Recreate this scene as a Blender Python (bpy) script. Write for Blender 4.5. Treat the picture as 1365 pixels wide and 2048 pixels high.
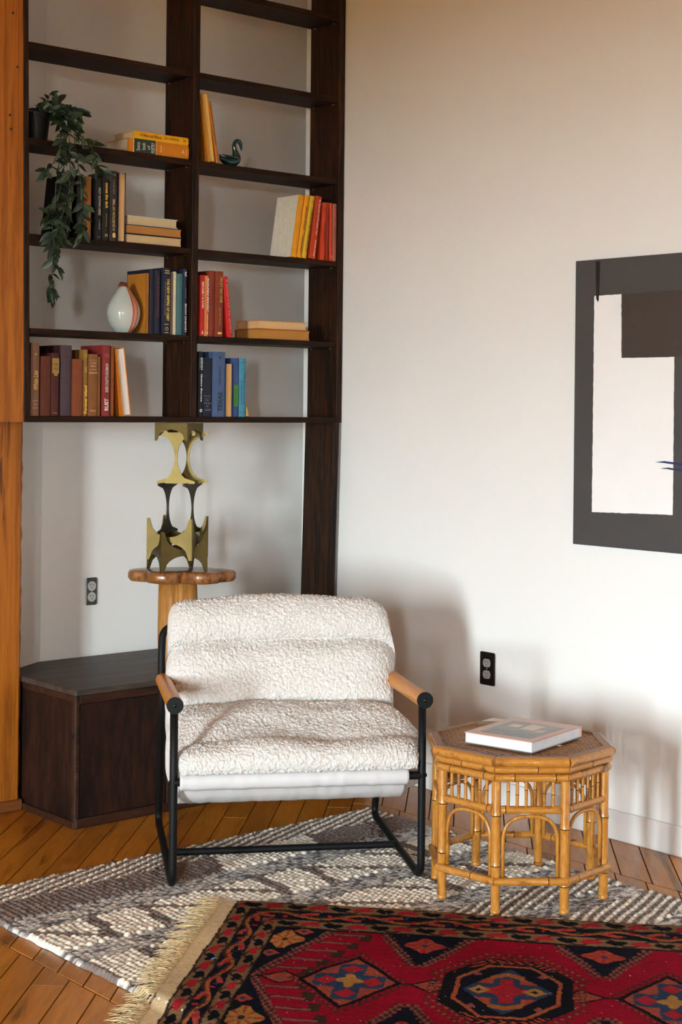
import bpy, bmesh, math, random
import numpy as np
from mathutils import Vector, Matrix

for o in list(bpy.data.objects):
    bpy.data.objects.remove(o)
SC = bpy.context.scene
COL = SC.collection

# ------------------------------------------------------------------ camera
FPX, CX, CY, ROLL, EYE, YAW = 3167.0, 682.5, 815.0, 0.0105, 1.34, math.radians(41.2)
FWD = Vector((math.sin(YAW), math.cos(YAW), 0))
RT0 = Vector((math.cos(YAW), -math.sin(YAW), 0))
UP0 = Vector((0, 0, 1))
RT = RT0 * math.cos(ROLL) + UP0 * math.sin(ROLL)
UP = UP0 * math.cos(ROLL) - RT0 * math.sin(ROLL)
CAMP = Vector((0, 0, EYE))
cam = bpy.data.cameras.new('camera')
camo = bpy.data.objects.new('camera', cam)
COL.objects.link(camo)
cam.sensor_fit = 'VERTICAL'
cam.sensor_height = 36.0
cam.lens = FPX / 2048 * 36.0
cam.shift_y = -(1024 - CY) / 2048
m = Matrix.Identity(4)
for i in range(3):
    m[i][0], m[i][1], m[i][2], m[i][3] = RT[i], UP[i], -FWD[i], CAMP[i]
camo.matrix_world = m
SC.camera = camo

# ------------------------------------------------------------------ light
ROOM = dict(x0=-4.2, x1=3.92, y0=-5.0, y1=4.875, h=3.7)
world = bpy.data.worlds.new('daylight')
SC.world = world
world.use_nodes = True
bg = world.node_tree.nodes['Background']
bg.inputs['Color'].default_value = (0.825, 0.955, 1.0, 1)
bg.inputs['Strength'].default_value = 184.0
# window openings: wall, centre along the wall, width, sill, head
WIN = [('x', 0.55, .80, 0.1, 2.25), ('x', -3.7, .65, 0.4, 2.2)]
for k, (wall, c, w, z0, z1) in enumerate(WIN):
    la = bpy.data.lights.new('window_portal', 'AREA')
    la.shape = 'RECTANGLE'
    la.size, la.size_y = w, z1 - z0
    la.cycles.is_portal = True
    lo = bpy.data.objects.new('window_portal', la)
    COL.objects.link(lo)
    zc = (z0 + z1) / 2
    if wall == 'x':
        lo.location = (ROOM['x0'] - 0.02, c, zc)
        lo.rotation_euler = Vector((1, 0, 0)).to_track_quat('-Z', 'Y').to_euler()
    else:
        lo.location = (c, ROOM['y0'] - 0.02, zc)
        lo.rotation_euler = Vector((0, 1, 0)).to_track_quat('-Z', 'Y').to_euler()
SC.view_settings.view_transform = 'Standard'
SC.view_settings.look = 'None'
SC.view_settings.exposure = 0.0
SC.view_settings.gamma = 1.0
SC.view_settings.use_curve_mapping = False
SC.cycles.diffuse_bounces = 6
SC.cycles.max_bounces = 10
SC.cycles.use_denoising = True
SC.cycles.caustics_reflective = False
SC.cycles.caustics_refractive = False

# ------------------------------------------------------------------ helpers
def ray(px, py):
    return FWD + RT * ((px - CX) / FPX) - UP * ((py - CY) / FPX)
def onz(px, py, z=0.0):
    d = ray(px, py); return CAMP + d * ((z - EYE) / d.z)
def onx(px, py, x):
    d = ray(px, py); return CAMP + d * (x / d.x)
def ony(px, py, y):
    d = ray(px, py); return CAMP + d * (y / d.y)

def link(o):
    COL.objects.link(o); return o
def tag(o, label=None, cat=None, group=None, kind=None):
    if label: o['label'] = label
    if cat: o['category'] = cat
    if group: o['group'] = group
    if kind: o['kind'] = kind
    return o
def thing(name, label, cat, loc=(0, 0, 0), rot=(0, 0, 0), group=None):
    o = link(bpy.data.objects.new(name, None))
    o.empty_display_size = 0.05
    o.location = loc; o.rotation_euler = rot
    return tag(o, label, cat, group)

class MB:
    """collects geometry in the local space of its parent"""
    def __init__(s, org=(0, 0, 0)):
        s.v = []; s.f = []; s.o = Vector(org)
    def add(s, vs, fs):
        b = len(s.v)
        s.v += [tuple(Vector(p) - s.o) for p in vs]
        s.f += [tuple(i + b for i in f) for f in fs]
        return s
    def box(s, x0, x1, y0, y1, z0, z1, M=None):
        vs = [Vector((x, y, z)) for z in (z0, z1) for y in (y0, y1) for x in (x0, x1)]
        if M is not None: vs = [M @ p for p in vs]
        return s.add(vs, [(0, 2, 3, 1), (4, 5, 7, 6), (0, 1, 5, 4), (2, 6, 7, 3), (0, 4, 6, 2), (1, 3, 7, 5)])
    def prism(s, bot, top):
        n = len(bot)
        fs = [tuple(reversed(range(n))), tuple(range(n, 2 * n))]
        fs += [(i, (i + 1) % n, n + (i + 1) % n, n + i) for i in range(n)]
        return s.add(list(bot) + list(top), fs)
    def tube(s, pts, r, seg=10, caps=True, flat=1.0):
        pts = [Vector(p) for p in pts]
        n = len(pts)
        rs = r if isinstance(r, (list, tuple)) else [r] * n
        vs = []; prev = None
        for i in range(n):
            a = pts[max(i - 1, 0)]; b = pts[min(i + 1, n - 1)]
            t = (b - a).normalized()
            if prev is None:
                ref = Vector((0, 0, 1)) if abs(t.z) < 0.9 else Vector((1, 0, 0))
                nrm = (ref - t * ref.dot(t)).normalized()
            else:
                nrm = prev - t * prev.dot(t)
                nrm = nrm.normalized() if nrm.length > 1e-6 else prev
            prev = nrm
            bi = t.cross(nrm)
            for k in range(seg):
                an = 2 * math.pi * k / seg
                vs.append(pts[i] + (nrm * math.cos(an) * flat + bi * math.sin(an)) * rs[i])
        fs = []
        for i in range(n - 1):
            for k in range(seg):
                k2 = (k + 1) % seg
                fs.append((i * seg + k, i * seg + k2, (i + 1) * seg + k2, (i + 1) * seg + k))
        if caps:
            fs.append(tuple(reversed(range(seg))))
            fs.append(tuple((n - 1) * seg + k for k in range(seg)))
        return s.add(vs, fs)
    def lathe(s, prof, seg=32, c=(0, 0, 0), a0=0.0, a1=2 * math.pi):
        full = abs(a1 - a0 - 2 * math.pi) < 1e-6
        cols = seg if full else seg + 1
        vs = []
        for r, z in prof:
            for k in range(cols):
                a = a0 + (a1 - a0) * k / seg
                vs.append(Vector((c[0] + r * math.cos(a), c[1] + r * math.sin(a), c[2] + z)))
        fs = []
        for i in range(len(prof) - 1):
            for k in range(seg):
                k2 = (k + 1) % cols
                fs.append((i * cols + k, i * cols + k2, (i + 1) * cols + k2, (i + 1) * cols + k))
        if full:
            if prof[0][0] > 1e-5: fs.append(tuple(reversed(range(cols))))
            if prof[-1][0] > 1e-5: fs.append(tuple((len(prof) - 1) * cols + k for k in range(cols)))
        return s.add(vs, fs)
    def build(s, name, mat, parent=None, smooth=False, bev=0.0, loc=None, seg=1, angle=None):
        me = bpy.data.meshes.new(name)
        me.from_pydata(s.v, [], s.f)
        bm = bmesh.new(); bm.from_mesh(me)
        bmesh.ops.remove_doubles(bm, verts=bm.verts, dist=1e-6)
        bmesh.ops.recalc_face_normals(bm, faces=bm.faces)
        if bev:
            ed = [e for e in bm.edges if len(e.link_faces) == 2 and e.calc_face_angle(0) > 0.6]
            bmesh.ops.bevel(bm, geom=ed, offset=bev, segments=seg, affect='EDGES', clamp_overlap=True)
        bm.to_mesh(me); bm.free()
        if smooth:
            me.polygons.foreach_set('use_smooth', [True] * len(me.polygons))
            if angle: me.set_sharp_from_angle(angle=angle)
        if mat: me.materials.append(mat)
        o = link(bpy.data.objects.new(name, me))
        if loc is not None: o.location = loc
        if parent is not None: o.parent = parent
        return o

def fillet(pts, r, n=5):
    """round the corners of a polyline"""
    pts = [Vector(p) for p in pts]
    out = [pts[0]]
    for i in range(1, len(pts) - 1):
        p, a, b = pts[i], pts[i - 1], pts[i + 1]
        da, db = (a - p), (b - p)
        k = min(r, da.length * .49, db.length * .49)
        s, e = p + da.normalized() * k, p + db.normalized() * k
        for j in range(n + 1):
            t = j / n
            out.append(s * (1 - t) ** 2 + p * 2 * t * (1 - t) + e * t * t)
    out.append(pts[-1])
    return out
def spline(pts, n):
    """Catmull-Rom through pts, n samples"""
    P = [np.array(p, float) for p in pts]
    P = [2 * P[0] - P[1]] + P + [2 * P[-1] - P[-2]]
    out = []
    m_ = len(P) - 3
    for j in range(n):
        t = j / (n - 1) * m_
        i = min(int(t), m_ - 1); t -= i
        p0, p1, p2, p3 = P[i:i + 4]
        out.append(.5 * (2 * p1 + (p2 - p0) * t + (2 * p0 - 5 * p1 + 4 * p2 - p3) * t * t + (3 * p1 - p0 - 3 * p2 + p3) * t ** 3))
    return np.array(out)
def resample(P, n):
    P = np.array(P, float)
    d = np.r_[0, np.cumsum(np.linalg.norm(np.diff(P, axis=0), axis=1))]
    s = np.linspace(0, d[-1], n)
    return np.stack([np.interp(s, d, P[:, k]) for k in range(P.shape[1])], 1)
def vnoise(shape, cell, rng):
    """smooth value noise on a grid; cell = (rows, cols) per lattice step"""
    h, w = shape
    gy, gx = int(h / cell[0]) + 3, int(w / cell[1]) + 3
    g = rng.random((gy, gx)) * 2 - 1
    y = np.arange(h) / cell[0]; x = np.arange(w) / cell[1]
    yi, xi = y.astype(int), x.astype(int)
    fy, fx = y - yi, x - xi
    fy = (fy * fy * (3 - 2 * fy))[:, None]; fx = (fx * fx * (3 - 2 * fx))[None]
    a = g[yi][:, xi]; b = g[yi][:, xi + 1]; c = g[yi + 1][:, xi]; d = g[yi + 1][:, xi + 1]
    return (a * (1 - fx) + b * fx) * (1 - fy) + (c * (1 - fx) + d * fx) * fy
def grid_mesh(name, X, mat, parent=None, smooth=True, col=None, closed=False):
    """X: (rows, cols, 3) array -> one mesh; col: (rows, cols, 3) linear colours"""
    h, w = X.shape[:2]
    me = bpy.data.meshes.new(name)
    idx = np.arange(h * w).reshape(h, w)
    if closed:
        q = np.stack([idx, np.roll(idx, -1, 1)], -1)
        f = np.concatenate([q[:-1], q[1:, :, ::-1]], -1).reshape(-1, 4)
    else:
        f = np.stack([idx[:-1, :-1], idx[:-1, 1:], idx[1:, 1:], idx[1:, :-1]], -1).reshape(-1, 4)
    me.vertices.add(h * w); me.vertices.foreach_set('co', X.reshape(-1).astype(np.float32))
    me.loops.add(f.size); me.loops.foreach_set('vertex_index', f.reshape(-1).astype(np.int32))
    me.polygons.add(len(f))
    me.polygons.foreach_set('loop_start', (np.arange(len(f)) * 4).astype(np.int32))
    me.polygons.foreach_set('loop_total', np.full(len(f), 4, np.int32))
    me.update(calc_edges=True)
    me.polygons.foreach_set('use_smooth', np.full(len(f), smooth))
    if col is not None:
        at = me.color_attributes.new('dye', 'FLOAT_COLOR', 'POINT')
        c4 = np.ones((h * w, 4), np.float32); c4[:, :3] = col.reshape(-1, 3)
        at.data.foreach_set('color', c4.reshape(-1))
    me.materials.append(mat)
    o = link(bpy.data.objects.new(name, me))
    if parent is not None: o.parent = parent
    return o

# ------------------------------------------------------------------ materials
def lin(c):
    return tuple(((x / 255) / 12.92 if x / 255 <= .04045 else ((x / 255 + .055) / 1.055) ** 2.4) for x in c)
MATS = {}
def base_mat(name):
    mt = bpy.data.materials.new(name); mt.use_nodes = True
    nt = mt.node_tree
    return mt, nt, nt.nodes['Principled BSDF']
def N(nt, typ, **kw):
    n = nt.nodes.new(typ)
    for k, v_ in kw.items():
        if k in n.inputs: n.inputs[k].default_value = v_
        else: setattr(n, k, v_)
    return n
def plain(name, rgb, rough=.5, metal=0.0, var=.06, vscale=30, bump=0.0, bscale=200, spec=.5, coat=0.0, sheen=0.0):
    """one colour with a faint mottling and optional fine relief"""
    if name in MATS: return MATS[name]
    mt, nt, p = base_mat(name)
    c = lin(rgb)
    tc = N(nt, 'ShaderNodeTexCoord')
    nz = N(nt, 'ShaderNodeTexNoise', Scale=vscale, Detail=4.0)
    nt.links.new(tc.outputs['Object'], nz.inputs['Vector'])
    rp = N(nt, 'ShaderNodeValToRGB')
    rp.color_ramp.elements[0].position = .3; rp.color_ramp.elements[1].position = .7
    rp.color_ramp.elements[0].color = (*[x * (1 - var) for x in c], 1)
    rp.color_ramp.elements[1].color = (*[min(1, x * (1 + var)) for x in c], 1)
    nt.links.new(nz.outputs['Fac'], rp.inputs['Fac'])
    nt.links.new(rp.outputs['Color'], p.inputs['Base Color'])
    p.inputs['Roughness'].default_value = rough
    p.inputs['Metallic'].default_value = metal
    p.inputs['Specular IOR Level'].default_value = spec
    p.inputs['Coat Weight'].default_value = coat
    p.inputs['Sheen Weight'].default_value = sheen
    if bump:
        n2 = N(nt, 'ShaderNodeTexNoise', Scale=bscale, Detail=3.0)
        nt.links.new(tc.outputs['Object'], n2.inputs['Vector'])
        b = N(nt, 'ShaderNodeBump', Strength=bump, Distance=.002)
        nt.links.new(n2.outputs['Fac'], b.inputs['Height'])
        nt.links.new(b.outputs['Normal'], p.inputs['Normal'])
    MATS[name] = mt
    return mt
def wood(name, dark, mid, light, grain='Z', scale=9.0, stretch=14.0, rough=.5, rnd=0.0, bump=.25, spec=.4, ring=.5, coat=0.0, rot=0.0):
    """grain stretched along one axis; rnd = brightness change from piece to piece"""
    if name in MATS: return MATS[name]
    mt, nt, p = base_mat(name)
    tc = N(nt, 'ShaderNodeTexCoord')
    oi = N(nt, 'ShaderNodeObjectInfo')
    ad = N(nt, 'ShaderNodeVectorMath', operation='MULTIPLY_ADD')
    ad.inputs[1].default_value = (1, 1, 1)
    sc_ = N(nt, 'ShaderNodeVectorMath', operation='SCALE'); sc_.inputs[0].default_value = (7.3, 3.1, 5.7)
    nt.links.new(oi.outputs['Random'], sc_.inputs['Scale'])
    nt.links.new(tc.outputs['Object'], ad.inputs[0]); nt.links.new(sc_.outputs[0], ad.inputs[2])
    rt = N(nt, 'ShaderNodeMapping'); rt.inputs['Rotation'].default_value = (0, 0, rot)
    nt.links.new(ad.outputs[0], rt.inputs['Vector'])
    mp = N(nt, 'ShaderNodeMapping')
    s = [scale] * 3; s['XYZ'.index(grain)] = scale / stretch
    mp.inputs['Scale'].default_value = s
    nt.links.new(rt.outputs[0], mp.inputs['Vector'])
    n1 = N(nt, 'ShaderNodeTexNoise', Scale=1.6, Detail=7.0, Roughness=.62, Distortion=.6)
    nt.links.new(mp.outputs[0], n1.inputs['Vector'])
    n2 = N(nt, 'ShaderNodeTexNoise', Scale=9.0, Detail=4.0, Roughness=.7)
    nt.links.new(mp.outputs[0], n2.inputs['Vector'])
    wv = N(nt, 'ShaderNodeMath', operation='MULTIPLY'); wv.inputs[1].default_value = 18.0
    nt.links.new(n1.outputs['Fac'], wv.inputs[0])
    sn = N(nt, 'ShaderNodeMath', operation='SINE'); nt.links.new(wv.outputs[0], sn.inputs[0])
    ma = N(nt, 'ShaderNodeMath', operation='MULTIPLY_ADD'); ma.inputs[1].default_value = .16 * ring
    nt.links.new(sn.outputs[0], ma.inputs[0]); nt.links.new(n1.outputs['Fac'], ma.inputs[2])
    mb = N(nt, 'ShaderNodeMath', operation='MULTIPLY_ADD'); mb.inputs[1].default_value = .45
    sb = N(nt, 'ShaderNodeMath', operation='SUBTRACT'); sb.inputs[1].default_value = .5
    nt.links.new(n2.outputs['Fac'], sb.inputs[0]); nt.links.new(sb.outputs[0], mb.inputs[0]); nt.links.new(ma.outputs[0], mb.inputs[2])
    rp = N(nt, 'ShaderNodeValToRGB')
    e = rp.color_ramp.elements
    e[0].position, e[0].color = .28, (*lin(dark), 1)
    e[1].position, e[1].color = .76, (*lin(light), 1)
    x = e.new(.5); x.color = (*lin(mid), 1)
    nt.links.new(mb.outputs[0], rp.inputs['Fac'])
    outc = rp.outputs['Color']
    if rnd:
        mr = N(nt, 'ShaderNodeMapRange'); mr.inputs['To Min'].default_value = 1 - rnd; mr.inputs['To Max'].default_value = 1 + rnd
        nt.links.new(oi.outputs['Random'], mr.inputs['Value'])
        vm = N(nt, 'ShaderNodeVectorMath', operation='SCALE')
        nt.links.new(outc, vm.inputs[0]); nt.links.new(mr.outputs[0], vm.inputs['Scale'])
        outc = vm.outputs[0]
    nt.links.new(outc, p.inputs['Base Color'])
    p.inputs['Roughness'].default_value = rough
    p.inputs['Specular IOR Level'].default_value = spec
    p.inputs['Coat Weight'].default_value = coat
    p.inputs['Coat Roughness'].default_value = .25
    if bump:
        b = N(nt, 'ShaderNodeBump', Strength=bump, Distance=.001)
        nt.links.new(mb.outputs[0], b.inputs['Height']); nt.links.new(b.outputs['Normal'], p.inputs['Normal'])
    MATS[name] = mt
    return mt
def dyed(name, rough=.95, bump=.4, bscale=900, sheen=.15):
    """yarn whose dye is stored on the mesh"""
    mt, nt, p = base_mat(name)
    at = N(nt, 'ShaderNodeAttribute', attribute_name='dye')
    tc = N(nt, 'ShaderNodeTexCoord')
    nz = N(nt, 'ShaderNodeTexNoise', Scale=bscale, Detail=3.0)
    nt.links.new(tc.outputs['Object'], nz.inputs['Vector'])
    mr = N(nt, 'ShaderNodeMapRange'); mr.inputs['To Min'].default_value = .72; mr.inputs['To Max'].default_value = 1.28
    nt.links.new(nz.outputs['Fac'], mr.inputs['Value'])
    vm = N(nt, 'ShaderNodeVectorMath', operation='SCALE')
    nt.links.new(at.outputs['Color'], vm.inputs[0]); nt.links.new(mr.outputs[0], vm.inputs['Scale'])
    nt.links.new(vm.outputs[0], p.inputs['Base Color'])
    p.inputs['Roughness'].default_value = rough
    p.inputs['Specular IOR Level'].default_value = .05
    b = N(nt, 'ShaderNodeBump', Strength=bump, Distance=.002)
    nt.links.new(nz.outputs['Fac'], b.inputs['Height']); nt.links.new(b.outputs['Normal'], p.inputs['Normal'])
    return mt

W_WALL = plain('white_wall_paint', (236, 234, 231), rough=.75, var=.012, vscale=3, bump=.12, bscale=90, spec=.25)
W_TRIM = plain('white_trim_paint', (238, 237, 236), rough=.4, var=.01, vscale=5)
W_DARK = wood('dark_stained_pine', (12, 6, 2), (30, 16, 7), (88, 48, 20), 'Z', scale=13, stretch=16, rough=.58, bump=.2, spec=.18)
W_DARKX = wood('dark_stained_pine_board', (13, 6, 2), (31, 16, 7), (66, 37, 15), 'X', scale=13, stretch=16, rough=.6, bump=.2, spec=.15)
W_POST = wood('orange_fir_timber', (92, 46, 6), (152, 84, 14), (188, 114, 32), 'Z', scale=16, stretch=26, rough=.55, bump=.35, ring=1.0)
W_FLOOR = wood('maple_floor_plank', (104, 64, 14), (170, 106, 28), (200, 136, 50), 'Y', scale=9, stretch=9, rough=.3, rnd=.18, bump=.12, ring=.7, spec=.5, rot=math.radians(46))
M_BLACK = plain('black_powder_coat', (11, 11, 12), rough=.55, var=.05, spec=.22)
M_STEEL = plain('steel', (190, 188, 184), rough=.3, metal=1.0)
M_BRASS = plain('aged_brass', (112, 96, 58), rough=.5, metal=1.0, var=.14, vscale=18)
M_PEWTER = plain('dark_bronze_plate', (84, 76, 66), rough=.5, metal=1.0, var=.1, vscale=18)
# ------------------------------------------------------------------ room shell
X0, X1, Y0, Y1, HT = ROOM['x0'], ROOM['x1'], ROOM['y0'], ROOM['y1'], ROOM['h']
YL = 4.80                                   # wall plane left of the timber post
fl = MB().box(X0 - .1, X1 + .5, Y0 - .1, Y1 + .1, -.12, -.014)
floor = tag(fl.build('floor', wood('floor_base', (60, 36, 12), (112, 70, 26), (140, 92, 40), 'Y', scale=9, stretch=9, rough=.4, rot=math.radians(46))), kind='structure')
XN = 4.32                                   # the recess behind the shelves is wider than the room
nook = [(X1, Y0 - .12), (X1, 4.70), (XN, 4.70), (XN, Y1 + .12), (XN + .12, Y1 + .12), (XN + .12, Y0 - .12)]
o = MB().prism([(x, y, -.12) for x, y in nook], [(x, y, HT) for x, y in nook]).build('wall_right', W_WALL); tag(o, kind='structure')
back = [(X0 - .12, YL), (2.755, YL), (2.875, Y1), (XN, Y1)]
outer = [(XN, Y1 + .12), (X0 - .12, Y1 + .12)]
ring = back + outer
o = MB().prism([(x, y, -.12) for x, y in ring], [(x, y, HT) for x, y in ring]).build('wall_back', W_WALL); tag(o, kind='structure')

def wall_with_openings(name, axis, pos, a0, a1, thick, ops):
    mb = MB()
    def bx(u0, u1, z0, z1):
        if axis == 'x': mb.box(pos - thick, pos, u0, u1, z0, z1)
        else: mb.box(u0, u1, pos - thick, pos, z0, z1)
    ops = sorted(ops)
    u = a0
    for (c, w, z0, z1) in ops:
        bx(u, c - w / 2, -.12, HT)
        bx(c - w / 2, c + w / 2, -.12, z0); bx(c - w / 2, c + w / 2, z1, HT)
        u = c + w / 2
    bx(u, a1, -.12, HT)
    return tag(mb.build(name, W_WALL), kind='structure')
wall_with_openings('wall_left', 'x', X0, Y0 - .12, YL, .12, [w[1:] for w in WIN if w[0] == 'x'])
wall_with_openings('wall_front', 'y', Y0, X0, X1, .12, [w[1:] for w in WIN if w[0] == 'y'])
for k, (wall, c, w, z0, z1) in enumerate(WIN):
    mb = MB()
    f = .05
    rects = [(c - w / 2, c - w / 2 + f, z0, z1), (c + w / 2 - f, c + w / 2, z0, z1), (c - w / 2, c + w / 2, z0, z0 + f),
             (c - w / 2, c + w / 2, z1 - f, z1), (c - w / 2, c + w / 2, (z0 + z1) / 2 - .025, (z0 + z1) / 2 + .025), (c - .015, c + .015, z0, z1)]
    for (u0, u1, a, b) in rects:
        if wall == 'x': mb.box(X0 - .09, X0 - .05, u0, u1, a, b)
        else: mb.box(u0, u1, Y0 - .09, Y0 - .05, a, b)
    tag(mb.build('window_%d' % (k + 1), W_TRIM), kind='structure')
W_CEIL = wood('ceiling_timber', (120, 80, 28), (172, 122, 48), (200, 150, 72), 'X', scale=6, stretch=20, rough=.6)
tag(MB().box(X0 - .12, X1 + .52, Y0 - .12, Y1 + .12, HT, HT + .1).build('ceiling', W_CEIL), kind='structure')
# street level outside the windows
tag(MB().box(-90, 90, -90, 90, -4.3, -4.2).build('ground', plain('brick_and_asphalt', (150, 120, 78), rough=.9, var=.2, vscale=.4)),
    kind='structure')
# baseboard along the right wall up to the cabinet
tag(MB().box(X1 - .014, X1, Y0, 4.298, 0, .091).build('baseboard_right', W_TRIM, bev=.003), kind='structure')

# ------------------------------------------------------------------ floor planks
def clip(poly, a, b, c):
    """keep a*x + b*y <= c"""
    out = []
    for i in range(len(poly)):
        p, q = poly[i], poly[(i + 1) % len(poly)]
        dp, dq = a * p[0] + b * p[1] - c, a * q[0] + b * q[1] - c
        if dp <= 0: out.append(p)
        if dp * dq < 0:
            t = dp / (dp - dq)
            out.append((p[0] + (q[0] - p[0]) * t, p[1] + (q[1] - p[1]) * t))
    return out
def area(poly):
    return .5 * abs(sum(poly[i][0] * poly[(i + 1) % len(poly)][1] - poly[(i + 1) % len(poly)][0] * poly[i][1] for i in range(len(poly))))
PA = math.radians(46.0)
PD = (math.sin(PA), math.cos(PA)); PN = (math.cos(PA), -math.sin(PA))
rng = random.Random(5)
planks = []
PW, GAP = .0815, .0017
for (xa, xb, off) in [(3.63, X1, .030), (1.966, 3.63, .012), (.35, 1.966, .053)]:
    ya, yb = 1.25, 4.86
    corners = [(xa, ya), (xb, ya), (xb, yb), (xa, yb)]
    ss = [PN[0] * x + PN[1] * y for x, y in corners]
    ts = [PD[0] * x + PD[1] * y for x, y in corners]
    i0, i1 = math.floor((min(ss) - off) / PW), math.ceil((max(ss) - off) / PW)
    for i in range(i0, i1):
        s0, s1 = off + i * PW + GAP, off + (i + 1) * PW - GAP
        # butt joints along the row
        cuts = [min(ts) - .1]
        if xb - xa > 1:
            t = min(ts) + rng.uniform(.2, 1.6)
            while t < max(ts):
                cuts.append(t); t += rng.uniform(1.3, 2.4)
        cuts.append(max(ts) + .1)
        for t0, t1 in zip(cuts[:-1], cuts[1:]):
            t0 += GAP * .7; t1 -= GAP * .7
            pl = [(PN[0] * s + PD[0] * t, PN[1] * s + PD[1] * t) for s, t in ((s0, t0), (s1, t0), (s1, t1), (s0, t1))]
            for a, b, c in ((-1, 0, -(xa + GAP * .8)), (1, 0, xb - GAP * .8), (0, -1, -ya), (0, 1, yb)):
                if len(pl) >= 3: pl = clip(pl, a, b, c)
            if len(pl) >= 3 and area(pl) > 4e-4:
                planks.append(pl)
planks.sort(key=lambda pl: math.hypot(sum(p[0] for p in pl) / len(pl) - 2.5, sum(p[1] for p in pl) / len(pl) - 3.4))
def plank_geo(mb, pl):
    cx, cy = sum(p[0] for p in pl) / len(pl), sum(p[1] for p in pl) / len(pl)
    dz = rng.uniform(-.0006, .0004)
    ins = [(p[0] + (cx - p[0]) * .004, p[1] + (cy - p[1]) * .004) for p in pl]
    mb.prism([(x, y, -.013) for x, y in pl], [(x, y, -.0012 + dz) for x, y in pl])
    n = len(mb.v)
    mb.prism([(x, y, -.0012 + dz) for x, y in pl], [(x, y, dz) for x, y in ins])
MB().box(.36, X1 - .001, 1.26, 4.85, -.0139, -.0128).build('subfloor', plain('dark_joint', (26, 14, 7), rough=.9), floor)
for k, pl in enumerate(planks[:296]):
    mb = MB(); plank_geo(mb, pl); mb.build('plank', W_FLOOR, floor)
if len(planks) > 296:
    mb = MB()
    for pl in planks[296:]: plank_geo(mb, pl)
    tag(mb.build('plank_field', W_FLOOR, floor), kind='stuff')

# ------------------------------------------------------------------ timber post
post = thing('timber_post', 'rough sawn orange timber post standing beside the dark bookshelf', 'post', (2.5, 4.72, 0))
rg = random.Random(2)
def shaft_ring(z, upper):
    j = [rg.uniform(-.0020, .0020) for _ in range(3)]
    if upper:                                   # the timber is thicker beside the shelves
        xr = 2.5695 - (z - 1.283) * .0137
        return [(2.2, 4.474, z), (xr, 4.474, z), (xr, 4.60, z), (xr, 4.798, z), (2.2, 4.798, z)]
    return [(2.2, 4.63, z), (2.650, 4.63, z), (2.6605 + j[0], 4.639 + j[1], z), (2.6605 + j[2], 4.798, z), (2.2, 4.798, z)]
n5 = 5
for (za, zb_, upper, nz_) in ((.035, 1.283, False, 40), (1.283, HT, True, 6)):
    mb = MB(post.location)
    rs_ = [shaft_ring(za + (zb_ - za) * i / nz_, upper) for i in range(nz_ + 1)]
    vs = [p for r_ in rs_ for p in r_]
    fs = [(i * n5 + k, i * n5 + (k + 1) % n5, (i + 1) * n5 + (k + 1) % n5, (i + 1) * n5 + k) for i in range(nz_) for k in range(n5)]
    fs += [tuple(reversed(range(n5))), tuple(nz_ * n5 + k for k in range(n5))]
    mb.add(vs, fs)
    mb.build('upper_shaft' if upper else 'shaft', W_POST, post)
W_SHOE = wood('post_shoe_wood', (70, 36, 16), (112, 62, 28), (140, 84, 44), 'X', scale=12, stretch=12)
MB(post.location).box(2.2, 2.6625, 4.618, 4.79, 0, .036).build('base_shoe', W_SHOE, post, bev=.003)
for k, (px, py) in enumerate([(26, 26), (35, 134), (20, 230), (22, 258)]):
    w_ = ony(px, py, 4.4742)
    mb = MB(post.location)
    mb.lathe([(0, 0), (.004, .0), (.0045, .0006), (0, .0008)], 10)
    M_ = Matrix.Translation(w_ - post.location) @ Matrix.Rotation(math.pi / 2, 4, 'X')
    mb.v = [tuple(M_ @ (Vector(p) + post.location)) for p in mb.v]
    mb.build('nail_head', plain('rusty_nail', (52, 30, 16), rough=.7), post)

# ------------------------------------------------------------------ bookshelf
YF, YB = 4.472, 4.642
XL, XM, XRR = 2.571, 3.2205, 3.918
UT = .027                                   # upright thickness
BT = .0195                                  # board thickness
LEVEL = {5: 1.302, 4: 1.584, 3: 1.886, 2: 2.193, 1: 2.500, 0: 2.803, -1: 3.105}
shelf = thing('bookshelf', 'tall dark stained wall-mounted bookshelf with two bays of open shelves', 'bookshelf', (3.235, 4.55, 1.283))
so = shelf.location
ZB, ZT = 1.283, 3.4
# uprights (the left one leans a little)
MB(so).prism([(2.571, YF, ZB), (2.571 + UT * .75, YF, ZB), (2.571 + UT * .75, YB, ZB), (2.571, YB, ZB)],
             [(2.542, YF, ZT), (2.542 + UT * .6, YF, ZT), (2.542 + UT * .6, YB, ZT), (2.542, YB, ZT)]).build('upright', W_DARK, shelf, bev=.0015)
MB(so).box(XM, XM + UT, YF - .001, YB, LEVEL[5], ZT).build('upright', W_DARK, shelf, bev=.0015)
MB(so).box(XRR - UT, XRR, YF - .001, YB, ZB, ZT).build('upright', W_DARK, shelf, bev=.0015)
MB(so).box(2.571, XRR - UT + .002, YF - .0015, YB, LEVEL[5] - BT, LEVEL[5]).build('bottom_board', W_DARKX, shelf, bev=.0015)
for lv in (4, 3, 2, 1, 0, -1):
    z = LEVEL[lv]
    xl = 2.5715 + UT * .75 - (z - ZB) * (.033 / (ZT - ZB)) + .003
    for (a, b) in ((xl, XM - .001), (XM + UT + .003, XRR - UT - .001)):
        MB(so).box(a, b, YF + .002, YB - .004, z - BT, z).build('shelf_board', W_DARKX, shelf, bev=.0015)
        for (x, d) in ((a + .004, 1), (b - .004, -1)):
            for y in (YF + .03, YB - .03):
                mb = MB(so)
                mb.tube([(x - .004, y, z - BT - .0035), (x + .004, y, z - BT - .0035)], .003, 8)
                mb.build('shelf_pin', M_STEEL, shelf)
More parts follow.
